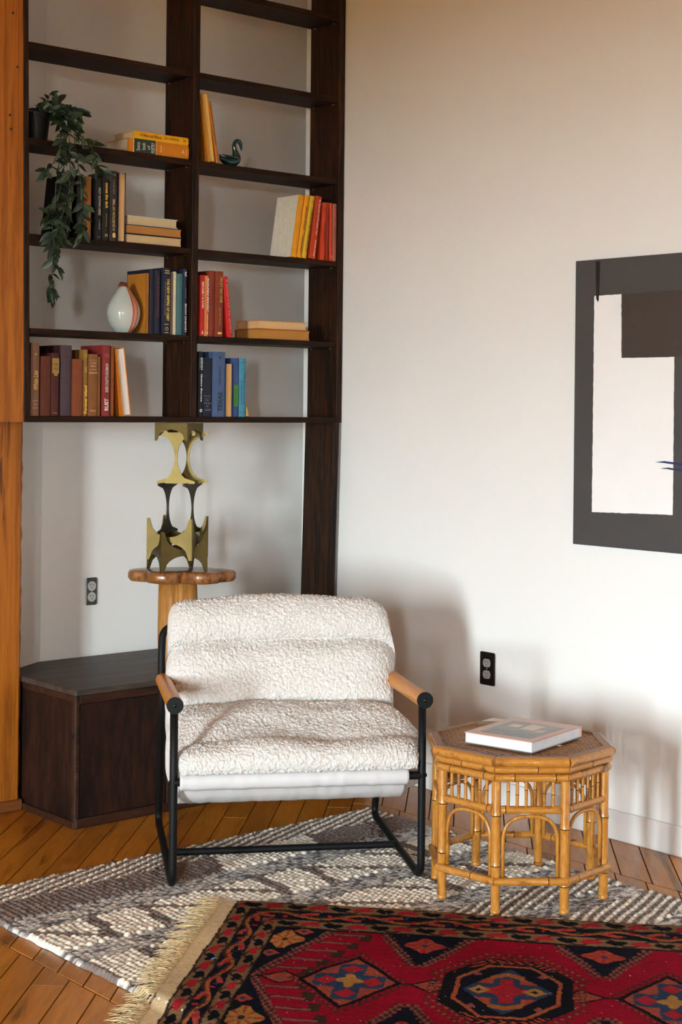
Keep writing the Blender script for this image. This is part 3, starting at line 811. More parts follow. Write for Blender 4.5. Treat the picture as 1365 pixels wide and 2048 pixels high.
lying('slim bright yellow book lying on the thick ochre book', 2, 268.5, 377, .0476, .026, (240, 176, 18), .125, group=G8, txt=(('Of Mess and Moxie', .1, .49, .3, .72, (150, 92, 20), 'b'), ('JEN HATMAKER', .55, .82, .32, .64, (150, 92, 20), 'b'), ('H', .9, .94, .3, .7, (150, 92, 20), 'b')))
G9 = 'stack of books lying with their pages outward'
lying('cream-paged book at the bottom of the three lying beside the black books', 3, 253, 364, 0, .031, (30, 26, 30), .125, fore=True, pages=(214, 186, 142), group=G9, over=.002)
lying('tan-paged book in the middle of the three lying beside the black books', 3, 253, 364, .0316, .031, (40, 30, 26), .125, fore=True, pages=(184, 126, 64), group=G9, over=.002)
lying('white-covered book on top of the three lying beside the black books', 3, 255, 356, .0632, .030, (206, 214, 210), .12, fore=True, pages=(212, 192, 152), group=G9)
G10 = 'pair of books lying on the shelf with the red books'
lying('ochre-paged book lying under a slimmer book beside the red paperbacks', 4, 517, 620.5, 0, .036, (150, 96, 40), .14, fore=True, pages=(188, 130, 56), group=G10, over=.002)
lying('slimmer peach-edged book lying on the ochre-paged book beside the red paperbacks', 4, 518, 615, .0366, .030, (206, 130, 60), .13, fore=True, pages=(226, 184, 134), group=G10)

# brass bookend at the end of the blue row
be = thing('bookend', 'small brass bookend holding the row of blue books', 'bookend', (ony(492.5, 833, YF + .03).x, YF + .03, LEVEL[5] + .0005))
MB().box(0, .016, 0, .06, 0, .0015).build('foot', M_BRASS, be)
MB().prism([(0.0002, 0, .0016), (.012, 0, .0016), (.006, 0, .034), (.0002, 0, .038)], [(0.0002, .06, .0016), (.012, .06, .0016), (.006, .06, .034), (.0002, .06, .038)]).build('wedge', plain('polished_brass', (206, 164, 84), rough=.25, metal=1.0), be, bev=.001)
# ------------------------------------------------------------------ glass pear vase
vc = ony(247, 660, YF + .052)
vase = thing('pear_vase', 'pale blue-grey glazed pear-shaped vase with red stripes and a brown stem', 'vase', (vc.x, YF + .052, LEVEL[4] + .0005))
prof = [(0.0, 0.0), (.024, 0.0), (.030, .004), (.044, .022), (.0535, .046), (.0565, .068), (.053, .090), (.0435, .112), (.0325, .130), (.0235, .144), (.0165, .153), (.0095, .158), (0, .159)]
prof = [tuple(p) for p in spline(prof, 40)]
prof = [(max(0, r), z) for r, z in prof]
M_GLZ = plain('pale_celadon_glaze', (190, 198, 192), rough=.08, var=.03, vscale=14, coat=.6)
M_RGL = plain('red_glaze', (176, 62, 40), rough=.1, coat=.6)
M_PGL = plain('pink_glaze', (206, 128, 104), rough=.1, coat=.6)
MB().lathe(prof, 48).build('body', M_GLZ, vase, smooth=True)
# camera direction seen from the vase decides nothing: the stripes run down the +x side of the glaze
for (a, w, mt_, k) in ((-1.52, .06, M_RGL, 1.006), (-1.36, .11, M_PGL, 1.004), (-1.17, .07, M_RGL, 1.006)):
    MB().lathe([(r * k + .0003, z) for r, z in prof[5:-3]], 4, (0, 0, 0), a - w, a + w).build('stripe', mt_, vase, smooth=True)
MB().tube([(0.004, 0, .152), (.0, 0, .163), (-.010, 0, .1655), (-.018, 0, .160), (-.021, 0, .156)], [.013, .012, .008, .004, .003], 12).build('stem_cap', plain('brown_glaze', (96, 42, 24), rough=.2), vase, smooth=True)

# ------------------------------------------------------------------ swan figurine
sw = ony(466, 330, YF + .03)
swan = thing('swan_figurine', 'glossy dark teal swan figurine with curved neck on the upper shelf', 'figurine', (sw.x, YF + .04, LEVEL[2] + .0005))
M_SWAN = plain('dark_teal_glaze', (22, 50, 50), rough=.18, coat=.5, var=.25, vscale=30)
path = spline([(-.052, 0, .030), (-.040, 0, .024), (-.015, 0, .018), (.008, 0, .021), (.022, 0, .034), (.016, 0, .060), (.012, 0, .078), (.020, 0, .093), (.033, 0, .095), (.041, 0, .086), (.044, 0, .074), (.046, 0, .062)], 60)
rad = np.interp(np.linspace(0, 11, 60), range(12), [.003, .010, .0175, .0205, .0165, .009, .0072, .0068, .0075, .0068, .0045, .0012])
mb = MB(); mb.tube([tuple(p) for p in path], list(rad), 16)
mb.v = [(x, y * 1.15, max(z, 0)) for x, y, z in mb.v]
body = mb.build('body', M_SWAN, swan, smooth=True)
for sgn in (-1, 1):
    mb = MB()
    pts = spline([(.018, sgn * .018, .030), (0, sgn * .024, .030), (-.03, sgn * .016, .034), (-.050, sgn * .006, .040)], 14)
    mb.tube([tuple(p) for p in pts], [.004, .008, .010, .011, .0115, .0115, .011, .010, .009, .0075, .006, .0045, .003, .001], 10, flat=.45)
    mb.build('wing', M_SWAN, swan, smooth=True)

# ------------------------------------------------------------------ trailing plant
YP = YF + .050
pc = ony(83, 272, YP)
plant = thing('trailing_plant', 'trailing dark green vine in a small black pot on the shelf', 'plant', (2.633, YP, LEVEL[2] + .0005))
pl0 = plant.location
ph = ony(83, 229, YP).z - LEVEL[2]
MB().lathe([(0, 0), (.034, 0), (.043, ph - .012), (.0455, ph - .012), (.0465, ph), (.0425, ph), (.041, ph - .012), (0, ph - .014)], 32).build('pot', plain('black_plastic_pot', (12, 11, 11), rough=.55, spec=.2), plant, smooth=True, angle=.6)
def leaf_mat():
    mt, nt, p = base_mat('variegated_leaf')
    tc = N(nt, 'ShaderNodeTexCoord'); sx = N(nt, 'ShaderNodeSeparateXYZ'); nt.links.new(tc.outputs['Object'], sx.inputs[0])
    # stripes beside the midrib, leaf length 1 along y, half width .2 along x
    ab = N(nt, 'ShaderNodeMath', operation='ABSOLUTE'); nt.links.new(sx.outputs['X'], ab.inputs[0])
    mu = N(nt, 'ShaderNodeMath', operation='MULTIPLY'); mu.inputs[1].default_value = 62.0; nt.links.new(ab.outputs[0], mu.inputs[0])
    sn = N(nt, 'ShaderNodeMath', operation='SINE'); nt.links.new(mu.outputs[0], sn.inputs[0])
    oi = N(nt, 'ShaderNodeObjectInfo')
    ml = N(nt, 'ShaderNodeMath', operation='MULTIPLY'); nt.links.new(sn.outputs[0], ml.inputs[0]); nt.links.new(oi.outputs['Random'], ml.inputs[1])
    rp = N(nt, 'ShaderNodeValToRGB')
    e = rp.color_ramp.elements
    e[0].position, e[0].color = .45, (*lin((26, 44, 26)), 1)
    e[1].position, e[1].color = .75, (*lin((104, 128, 104)), 1)
    nt.links.new(ml.outputs[0], rp.inputs['Fac']); nt.links.new(rp.outputs[0], p.inputs['Base Color'])
    p.inputs['Roughness'].default_value = .45
    return mt
M_LEAF = leaf_mat()
M_STEM = plain('vine_stem', (52, 66, 36), rough=.6)
def leaf_mesh(wid, fold, curl, k):
    n = 6; vs = []; fs = []
    for i in range(n + 1):
        y = i / n
        w = wid * math.sin(math.pi * min(1, y ** .8)) ** .85 if 0 < i < n else 0.0
        z = -curl * y * y
        vs += [(-w, y, z + fold * w), (0, y, z), (w, y, z + fold * w)]
    for i in range(n):
        a = i * 3
        fs += [(a, a + 1, a + 4, a + 3), (a + 1, a + 2, a + 5, a + 4)]
    me = bpy.data.meshes.new('leaf_%d' % k); me.from_pydata(vs, [], fs); me.materials.append(M_LEAF)
    me.polygons.foreach_set('use_smooth', [True] * len(me.polygons))
    return me
LEAVES = [leaf_mesh(.2, .35, .25, 0), leaf_mesh(.22, .2, .1, 1), leaf_mesh(.18, .5, .4, 2), leaf_mesh(.21, .3, -.1, 3)]
rl = random.Random(11)
def W3(px, py, y):
    return ony(px, py, y)
stems = [  # pixel polylines with the depth (y) at each point, then leaf count and size
    ([(84, 236, YP), (92, 215, YP), (99, 190, YP - .01)], 9, .038),
    ([(82, 236, YP), (78, 222, YP), (72, 212, YP)], 7, .034),
    ([(88, 236, YP), (104, 215, YP - .02), (118, 196, YP - .03)], 11, .038),
    ([(90, 236, YP), (118, 214, YP - .04), (146, 216, YP - .07), (160, 224, YP - .085)], 17, .040),
    ([(90, 238, YP), (112, 228, YP - .04), (134, 240, YP - .085), (132, 280, YP - .095), (128, 330, YP - .09), (116, 400, YP - .08), (104, 440, YP - .08), (108, 490, YP - .075), (104, 545, YP - .07), (102, 575, YP - .07), (104, 604, YP - .07)], 58, .036),
    ([(92, 238, YP), (120, 226, YP - .05), (146, 245, YP - .09), (150, 290, YP - .1), (158, 340, YP - .095), (166, 400, YP - .085), (168, 440, YP - .085), (163, 474, YP - .085)], 45, .037),
    ([(92, 238, YP), (126, 222, YP - .05), (150, 232, YP - .09), (168, 275, YP - .1), (186, 300, YP - .095), (194, 330, YP - .09), (202, 346, YP - .09)], 34, .040),
    ([(90, 238, YP), (112, 232, YP - .05), (124, 260, YP - .09), (116, 310, YP - .095), (98, 335, YP - .09), (92, 345, YP - .09)], 24, .036),
    ([(92, 240, YP), (118, 234, YP - .05), (136, 262, YP - .09), (140, 320, YP - .1), (138, 380, YP - .095), (128, 420, YP - .085), (116, 455, YP - .08), (112, 480, YP - .08)], 40, .036),
    ([(92, 240, YP), (112, 236, YP - .05), (122, 290, YP - .095), (112, 370, YP - .09), (108, 420, YP - .085), (92, 435, YP - .085)], 18, .034),
    ([(130, 400, YP - .085), (120, 470, YP - .08), (118, 500, YP - .078), (112, 520, YP - .075), (116, 540, YP - .073)], 18, .032),
]
for pts, nl, size in stems:
    w3 = [W3(*p) - pl0 for p in pts]
    sp = spline([tuple(p) for p in w3], 8 * len(w3))
    MB().tube([tuple(p) for p in sp], .0013, 5).build('stem', M_STEM, plant, smooth=True)
    for j in range(nl):
        t = (j + rl.uniform(.1, .9)) / nl
        i = min(int(t * (len(sp) - 1)), len(sp) - 2)
        p = Vector(sp[i].tolist()).lerp(Vector(sp[i + 1].tolist()), t * (len(sp) - 1) - i)
        tang = Vector((sp[i + 1] - sp[i]).tolist()).normalized()
        side = Vector((rl.uniform(-1, 1), rl.uniform(-1, .35), rl.uniform(-.5, .35)))
        d = (tang * rl.uniform(.25, .9) + side.normalized()).normalized()
        up = Vector((rl.uniform(-.5, .5), -1 + rl.uniform(-.3, .3), rl.uniform(0, 1)))
        xax = d.cross(up).normalized(); zax = xax.cross(d)
        o = link(bpy.data.objects.new('leaf', LEAVES[rl.randrange(4)]))
        s_ = size * 1.2 * rl.uniform(.75, 1.3)
        M_ = Matrix(((xax.x, d.x, zax.x, p.x), (xax.y, d.y, zax.y, p.y), (xax.z, d.z, zax.z, p.z), (0, 0, 0, 1))) @ Matrix.Diagonal((s_, s_, s_, 1))
        o.parent = plant; o.matrix_basis = M_

# ------------------------------------------------------------------ live-edge pedestal on the cabinet
PYc = 4.51
pb = ony(363, 1150, PYc)
W_BURL = wood('polished_burl_wood', (62, 34, 16), (126, 76, 36), (176, 118, 62), 'Z', scale=16, stretch=2.5, rough=.3, bump=.06, ring=1.0, coat=.3)
W_TRUNK = wood('honey_trunk_wood', (96, 58, 22), (168, 112, 50), (204, 150, 82), 'Z', scale=12, stretch=10, rough=.45, bump=.1)
ped = thing('stump_pedestal', 'live-edge wooden stump stand with a lobed slab top on the cabinet', 'stand', (pb.x, PYc, ch + .0005))
zt = ony(363, 1140, PYc).z - ch                # slab top
th = .040
lob = [(0, .190), (18, .180), (40, .150), (55, .158), (75, .150), (100, .135), (130, .150), (155, .172), (180, .186), (200, .184), (212, .150), (220, .148), (232, .176), (246, .190), (258, .186), (268, .150), (275, .118), (282, .145), (292, .180), (306, .196), (318, .190), (326, .160), (334, .158), (344, .182), (360, .190)]
base_ang = math.degrees(-YAW)                   # lobes measured from the direction that is right for the photograph
rings = []
for (k, z) in ((.80, zt - th), (.96, zt - th + .004), (1.0, zt - th + .014), (1.0, zt - .010), (.975, zt - .002), (.95, zt)):
    rg_ = []
    for j in range(120):
        a = 360 * j / 120
        r = np.interp(a, [l[0] for l in lob], [l[1] for l in lob]) * k
        dep = .72 if True else 1
        ax = math.cos(math.radians(a)) * r; ay = math.sin(math.radians(a)) * r * dep
        ca, sa = math.cos(math.radians(base_ang)), math.sin(math.radians(base_ang))
        rg_.append((ax * ca - ay * sa, ax * sa + ay * ca, z))
    rings.append(rg_)
mb = MB()
vs = [p for r_ in rings for p in r_]
fs = [(i * 120 + j, i * 120 + (j + 1) % 120, (i + 1) * 120 + (j + 1) % 120, (i + 1) * 120 + j) for i in range(5) for j in range(120)]
fs += [tuple(reversed(range(120))), tuple(600 + j for j in range(120))]
mb.add(vs, fs)
mb.build('slab_top', W_BURL, ped, smooth=True, angle=.9)
mb = MB(); seg = 48; rr = []
zs = [0, .04, .1, .16, .21, zt - th + .002]
for i, z in enumerate(zs):
    for j in range(seg):
        a = 2 * math.pi * j / seg
        groove = 1 - .34 * math.exp(-((math.degrees(a) - 264) / 10) ** 2) - .07 * math.exp(-((math.degrees(a) - 110) / 20) ** 2)
        r = (.061 + .006 * math.cos(2 * a) + .004 * math.cos(5 * a + z * 9)) * groove * (1.06 - .35 * abs(z - .08) if i else 1.02)
        ca, sa = math.cos(math.radians(base_ang)), math.sin(math.radians(base_ang))
        x, y = r * math.cos(a) - .009, r * math.sin(a)
        rr.append((x * ca - y * sa, x * sa + y * ca, z))
fs = [(i * seg + j, i * seg + (j + 1) % seg, (i + 1) * seg + (j + 1) % seg, (i + 1) * seg + j) for i in range(len(zs) - 1) for j in range(seg)]
fs += [tuple(reversed(range(seg))), tuple((len(zs) - 1) * seg + j for j in range(seg))]
mb.add(rr, fs); mb.build('trunk', W_TRUNK, ped, smooth=True)

# ------------------------------------------------------------------ brass sculpture
scc = ony(355, 1140, PYc)
SZ = ch + .0005 + zt + .0005
sculp = thing('brass_sculpture', 'tall brutalist brass sculpture of stacked concave plates on the stump stand', 'sculpture', (scc.x, PYc, SZ), (0, 0, -YAW))
# local: x right and y away as seen in the photograph's direction
Sp = 564.6
def plate(name, mat, p0, p1, z0, z1, kind, th_=.004, dip=.40, half=False):
    """four-cornered plate between two plan points; 'arch': concave top and bottom, 'waist': concave sides"""
    p0, p1 = Vector((*p0, 0)), Vector((*p1, 0))
    d = p1 - p0; n = Vector((-d.y, d.x, 0)).normalized() * th_ / 2
    hgt = z1 - z0; K = 14
    out = []
    if kind == 'arch':
        f = lambda t: math.sqrt(max(0, 1 - (2 * t - 1) ** 2))
        e = .055
        ts = [0] + [e + (1 - 2 * e) * k / K for k in range(K + 1)] + [1]
        for t in ts: out.append((t, z0 + (hgt * dip * f((t - e) / (1 - 2 * e)) if e < t < 1 - e else 0)))
        for t in reversed(ts): out.append((t, z1 - (hgt * dip * 1.12 * f((t - e) / (1 - 2 * e)) if (e < t < 1 - e and not half) else 0)))
    else:
        f = lambda t: math.sqrt(max(0, 1 - (2 * t - 1) ** 2)) ** .8
        e = .045
        ts = [0] + [e + (1 - 2 * e) * k / K for k in range(K + 1)] + [1]
        g = lambda t: .465 * f((t - e) / (1 - 2 * e)) if e < t < 1 - e else 0
        for t in ts: out.append((1 - g(t), z0 + hgt * t))
        for t in reversed(ts): out.append((g(t), z0 + hgt * t))
    a = [p0 + d * t + n + Vector((0, 0, z)) for t, z in out]
    b = [p0 + d * t - n + Vector((0, 0, z)) for t, z in out]
    # build as strips so that concave outlines fill well
    mb = MB(); m2 = len(out) // 2
    N_ = len(out)
    vs = a + b; fs = []
    for k in range(m2 - 1):
        i, j = k, N_ - 1 - k
        fs.append((i, i + 1, j - 1, j)); fs.append((N_ + j, N_ + j - 1, N_ + i + 1, N_ + i))
    for k in range(N_): fs.append((k, N_ + k, N_ + (k + 1) % N_, (k + 1) % N_))
    mb.add(vs, fs)
    return mb.build(name, mat, sculp)
def ringbox(cx_, cy_, L, deg, z0, z1, mat, half=False, dip=.40):
    a = math.radians(deg)
    u_, v_ = Vector((math.cos(a), math.sin(a))) * L / 2, Vector((-math.sin(a), math.cos(a))) * L / 2
    c = Vector((cx_, cy_)); P = [c - u_ - v_, c + u_ - v_, c + u_ + v_, c - u_ + v_]
    for k in range(4):
        plate('plate', mat, P[k], P[(k + 1) % 4], z0, z1, 'arch', half=half, dip=dip)
ringbox(-.002, 0, .164, 24, 0, .140, M_BRASS)
ringbox(.0, 0, .162, -15, .042, .184, M_BRASS)
a = math.radians(72)
for x in (-.036, .050):
    dx, dy = math.cos(a) * .083, math.sin(a) * .083
    plate('plate', M_PEWTER, (x - dx, -dy), (x + dx, dy), .130, .304, 'waist')
top0 = .302
for (x, y, w) in ((-.005, -.035, .134), (.030, .035, .140)):
    plate('plate', M_BRASS, (x - w / 2, y + .012), (x + w / 2, y - .012), top0, top0 + .176, 'waist')
ZMAX = LEVEL[5] - BT - .002 - SZ
ringbox(.001, 0, .122, -21, top0 + .148, ZMAX, M_BRASS, half=True, dip=.62)
# ------------------------------------------------------------------ sling chair
FLp, FRp = Vector((2.509, 3.544, 0)), Vector((3.101, 3.181, 0))
uv = (FRp - FLp).normalized()
RZ = .0155                                    # top of the wool rug
chair = thing('lounge_chair', 'black metal lounge chair with cream shearling cushion and wooden arms', 'chair', ((FLp.x + FRp.x) / 2, (FLp.y + FRp.y) / 2, RZ), (0, 0, math.atan2(uv.y, uv.x)))
# local: x to the right, y to the back, z up from the rug
HW = .347
TR = .0112
M_ARM = wood('oiled_beech_arm', (158, 90, 12), (194, 120, 24), (212, 142, 44), 'Y', scale=14, stretch=16, rough=.35, bump=.04)
M_VIN = plain('white_vinyl', (208, 206, 206), rough=.45, var=.03, vscale=12, bump=.35, bscale=45)
for s in (-1, 1):
    x = s * HW
    pts = [(x, .004, .492), (x, 0, .30), (x, 0, TR), (x, .70, TR), (x + s * .006, .50, .42), (x + s * .008, .492, .56), (x + s * .004, .515, .635), (x - s * .03, .53, .655)]
    path_ = [Vector(pts[0]), Vector(pts[1])] + fillet([pts[1], pts[2], pts[3], pts[4]], .05, 8)[1:-1] + fillet([pts[4 - 0], pts[5], pts[6], pts[7]], .05, 6)
    lift = fillet([pts[2], pts[3], pts[4]], .07, 8)
    allp = [Vector(pts[0])] + fillet([pts[1], pts[2], pts[3], pts[4], pts[5], pts[6], pts[7]], .055, 8)
    MB().tube([tuple(p) for p in allp], TR, 14).build('side_frame', M_BLACK, chair, smooth=True)
    a0, a1 = Vector((x, -.028, .512)), Vector((x + s * .002, .50, .492))
    arm = MB(); arm.tube([tuple(a0), tuple(a1)], .0225, 28); arm.build('armrest', M_ARM, chair, smooth=True, angle=.7)
    for p, dirn in ((a0, -1), (a1, 1)):
        cp = MB(); cp.tube([(p.x, p.y, p.z), (p.x, p.y + dirn * .003, p.z)], .0232, 28)
        c_ = cp.build('end_cap', M_BLACK, chair, smooth=True, angle=.7)
        if dirn < 0:
            b_ = MB(); b_.tube([(p.x, p.y - .003, p.z), (p.x, p.y - .0055, p.z), (p.x, p.y - .0065, p.z)], [.0052, .0046, .003], 12)
            b_.build('bolt', plain('black_bolt', (40, 40, 42), rough=.2, metal=.8), c_, smooth=True, angle=.7)
# cross bars
MB().tube([(-HW, 0, .297), (HW, 0, .297)], .0115, 14).build('front_bar', M_BLACK, chair, smooth=True, angle=.8)
for s in (-1, 1):
    MB().tube([(s * (HW + .0105), 0, .297), (s * (HW + .0135), 0, .297)], .005, 10).build('bolt', plain('black_bolt', (40, 40, 42), rough=.2, metal=.8), chair, smooth=True)
MB().tube([(-HW + .004, .335, TR + .001), (HW - .004, .335, TR + .001)], .0105, 14).build('floor_bar', M_BLACK, chair, smooth=True, angle=.8)
MB().tube([(-HW + .03, .53, .655), (HW - .03, .53, .655)], .011, 12).build('top_bar', M_BLACK, chair, smooth=True, angle=.8)
# vinyl sling: sleeve round the front bar and the sheet behind it
rgn = np.random.default_rng(4)
cur = [(.012, .315), (-.004, .318), (-.017, .309), (-.020, .297), (-.015, .283), (-.002, .276), (.02, .272), (.05, .240), (.10, .216), (.2, .200), (.32, .200), (.42, .222), (.49, .30), (.53, .42), (.548, .56), (.556, .655), (.545, .668), (.53, .664)]
P2 = resample(spline(cur, 120), 150)
U = np.linspace(-.331, .306, 90)
G = np.zeros((150, 90, 3))
wr = vnoise((150, 90), (12, 3.0), rgn) * .0022 + vnoise((150, 90), (5, 1.8), rgn) * .0012
tang = np.gradient(P2, axis=0); nrm2 = np.stack([tang[:, 1], -tang[:, 0]], 1); nrm2 /= np.linalg.norm(nrm2, axis=1)[:, None]
for i in range(150):
    w_ = wr[i] * (0.6 if i < 45 else 2.2)
    tilt = 0
    G[i, :, 0] = U
    dz = -.010 * (1 - np.abs(U / .33)) if 45 < i < 110 else 0 * U
    G[i, :, 1] = P2[i, 0] + nrm2[i, 0] * w_
    G[i, :, 2] = P2[i, 1] + nrm2[i, 1] * w_ + dz * min(1, max(0, (i - 45) / 12)) * min(1, max(0, (110 - i) / 12))
sl = grid_mesh('sling', G, M_VIN, chair)
so_ = sl.modifiers.new('thick', 'SOLIDIFY'); so_.thickness = .0025
# shearling cushion
front = [(.572, .655), (.570, .70), (.545, .732), (.505, .738), (.468, .722), (.440, .69), (.433, .655), (.447, .628), (.462, .617), (.443, .606), (.408, .585), (.380, .545), (.362, .50), (.357, .465), (.372, .437), (.385, .428), (.368, .438), (.325, .447), (.25, .440), (.18, .418), (.125, .398), (.096, .385), (.085, .382), (.070, .390), (.035, .393), (-.002, .383), (-.024, .362), (-.026, .338), (-.014, .322)]
backc = [(.572, .655), (.566, .63), (.560, .60), (.556, .56), (.55, .50), (.54, .43), (.52, .35), (.48, .285), (.42, .24), (.34, .214), (.25, .208), (.16, .218), (.09, .24), (.04, .29), (.0, .316), (-.014, .322)]
NS, NA = 420, 300
FC = resample(spline(front, 700), NS); BC = resample(spline(backc, 400), NS)
# match the two curves so that the mid line stays inside
A = np.linspace(-1, 1, NA)
mid = (FC + BC) / 2
s01 = np.linspace(0, 1, NS)
hw = np.interp(s01, [0, .1, .3, .45, .52, .62, .75, .85, 1], [.322, .336, .345, .342, .338, .346, .358, .350, .330])
hwL = hw * 1.0; hwR = hw * 1.0 + np.interp(s01, [0, .05, .2, .27, .36, .46, .52, .62, .74, .85, .92, 1], [0, .004, .014, .026, .010, .0, .012, .0, .030, .028, .004, 0])
edge = rgn.normal(0, 1, NS)
ed = vnoise((NS, 4), (16, 2), rgn)
E_ = (1 - np.abs(A) ** 7) ** .42
big = vnoise((NS, NA), (52, 60), rgn) * .010 + vnoise((NS, NA), (22, 26), rgn) * .004
curl = np.abs(vnoise((NS, NA), (3.1, 2.6), rgn)) * .0052 + np.abs(vnoise((NS, NA), (1.6, 1.5), rgn)) * .0030
# the seams pull the nap in
seam = np.ones(NS)
tF = np.gradient(FC, axis=0); nF = np.stack([-tF[:, 1], tF[:, 0]], 1); nF /= np.maximum(np.linalg.norm(nF, axis=1)[:, None], 1e-9)
if ((FC - mid) * nF).sum(1).mean() < 0: nF = -nF
Xf = np.zeros((NS, NA, 3)); Xb = np.zeros((NS, NA, 3))
hwA = np.where(A[None] < 0, hwL[:, None] * (1 + .012 * ed[:, :1]), hwR[:, None] * (1 + .012 * ed[:, 1:2]))
ax = np.sign(A) * (1 - (1 - np.abs(A)) ** 1.25)
for i in range(NS):
    k = min(1, s01[i] * 14, (1 - s01[i]) * 14)
    disp = (big[i] * .8) * E_ * k + curl[i]
    f = mid[i][None] + (FC[i] - mid[i])[None] * E_[:, None] + nF[i][None] * disp[:, None]
    Xf[i, :, 0] = hwA[i] * ax; Xf[i, :, 1:] = f
    b = mid[i][None] + (BC[i] - mid[i])[None] * E_[:, None] - nF[i][None] * (curl[i] * .6)[:, None]
    Xb[i, :, 0] = hwA[i] * ax; Xb[i, :, 1:] = b
loop = np.concatenate([Xf, Xb[:, ::-1][:, 1:-1]], 1)
# sides bulge and hang unevenly through the frame
SHEAR = None
def shearling():
    mt, nt, p = base_mat('cream_shearling')
    tc = N(nt, 'ShaderNodeTexCoord')
    vo = N(nt, 'ShaderNodeTexVoronoi', Scale=150.0); vo.feature = 'SMOOTH_F1'
    nz = N(nt, 'ShaderNodeTexNoise', Scale=260.0, Detail=4.0, Distortion=1.5)
    wn = N(nt, 'ShaderNodeTexNoise', Scale=60.0, Detail=2.0)
    mx = N(nt, 'ShaderNodeVectorMath', operation='MULTIPLY_ADD'); mx.inputs[1].default_value = (.02, .02, .02)
    nt.links.new(tc.outputs['Object'], wn.inputs['Vector']); nt.links.new(wn.outputs['Color'], mx.inputs[0]); nt.links.new(tc.outputs['Object'], mx.inputs[2])
    nt.links.new(mx.outputs[0], vo.inputs['Vector']); nt.links.new(tc.outputs['Object'], nz.inputs['Vector'])
    ad = N(nt, 'ShaderNodeMath', operation='MULTIPLY_ADD'); ad.inputs[1].default_value = -.9
    nt.links.new(vo.outputs['Distance'], ad.inputs[0]); nt.links.new(nz.outputs['Fac'], ad.inputs[2])
    rp = N(nt, 'ShaderNodeValToRGB'); e = rp.color_ramp.elements
    e[0].position, e[0].color = .0, (*lin((226, 217, 209)), 1)
    e[1].position, e[1].color = .4, (*lin((247, 244, 241)), 1)
    nt.links.new(ad.outputs[0], rp.inputs['Fac']); nt.links.new(rp.outputs[0], p.inputs['Base Color'])
    b = N(nt, 'ShaderNodeBump', Strength=.8, Distance=.004)
    nt.links.new(ad.outputs[0], b.inputs['Height']); nt.links.new(b.outputs['Normal'], p.inputs['Normal'])
    p.inputs['Roughness'].default_value = .95; p.inputs['Specular IOR Level'].default_value = .1
    p.inputs['Sheen Weight'].default_value = .35; p.inputs['Sheen Roughness'].default_value = .6
    return mt
cu = grid_mesh('shearling_cushion', loop, shearling(), chair, closed=True)
tag(cu, 'cream curly shearling cushion')
# ------------------------------------------------------------------ octagonal bamboo stool
SCX, SCY = 3.2645, 2.9652
side_dir = math.atan2(2.736 - 2.852, 3.193 - 3.052)
stool = thing('bamboo_stool', 'octagonal bamboo side table with a woven cane top', 'side table', (SCX, SCY, RZ), (0, 0, side_dir))
# local: the side nearest the photograph runs along x at y = -apothem
def bamboo_mat():
    mt = wood('honey_bamboo', (100, 56, 14), (176, 114, 42), (210, 154, 76), 'Z', scale=14, stretch=3, rough=.28, bump=.05, ring=.5, coat=.35)
    return mt
M_BAM = bamboo_mat()
M_BAMX = wood('honey_bamboo_rail', (98, 54, 14), (174, 112, 42), (208, 152, 76), 'X', scale=14, stretch=3, rough=.28, bump=.05, ring=.5, coat=.35)
M_BAMD = plain('bamboo_node', (72, 36, 8), rough=.5)
M_RIMT = wood('rattan_rim_top', (112, 78, 52), (142, 104, 74), (166, 126, 92), 'X', scale=20, stretch=8, rough=.5, bump=.1)
rb = random.Random(9)
def cane(a, b, r, nodes, seg=12):
    """bamboo stick: slight swelling and a ring at each node"""
    a, b = Vector(a), Vector(b); L = (b - a).length
    ks = [0.0]; rs = [r]
    for n in nodes:
        for dt, k in ((-.010, 1.0), (-.004, 1.08), (-.0012, 1.12), (0, .97), (.0012, 1.12), (.004, 1.07), (.012, 1.0)):
            t = n + dt / L
            if ks[-1] + .0005 < t < .999: ks.append(t); rs.append(r * k)
    ks.append(1.0); rs.append(r)
    mb = MB(); mb.tube([tuple(a.lerp(b, t)) for t in ks], rs, seg)
    mb.axis = (a, b, nodes, L)
    return mb
def grown(mb, name, mat, parent):
    """bamboo stick with darker rings at its nodes"""
    o_ = mb.build(name, mat, parent, smooth=True, angle=.9)
    a, b, nodes, L = mb.axis
    o_.data.materials.append(M_BAMD)
    d = (b - a).normalized()
    for f in o_.data.polygons:
        t = (f.center - a).dot(d)
        if any(abs(t - n * L) < .0014 for n in nodes): f.material_index = 1
    return o_
RL = .2375
ang = [math.radians(-112.5 + 45 * k) for k in range(8)]
def corner(k, R, z):
    return Vector((R * math.cos(ang[k % 8]), R * math.sin(ang[k % 8]), z))
ZL, ZM, ZR3, ZR2, ZTOP = .0865, .272, .358, .380, .4135
LR = .0125
for k in range(8):
    nod = rb.choice([[.28, .7], [.45, .78], [.2, .62], [.35, .72]])
    c = corner(k, RL, 0)
    leg = grown(cane((c.x, c.y, 0), (c.x, c.y, ZR3), LR, nod), 'leg', M_BAM, stool)
    MB().tube([(c.x, c.y, 0.0), (c.x, c.y, .004), (c.x, c.y, .012)], [LR * .98, LR * 1.09, LR * 1.02], 12).build('foot_ring', M_BAM, leg, smooth=True)
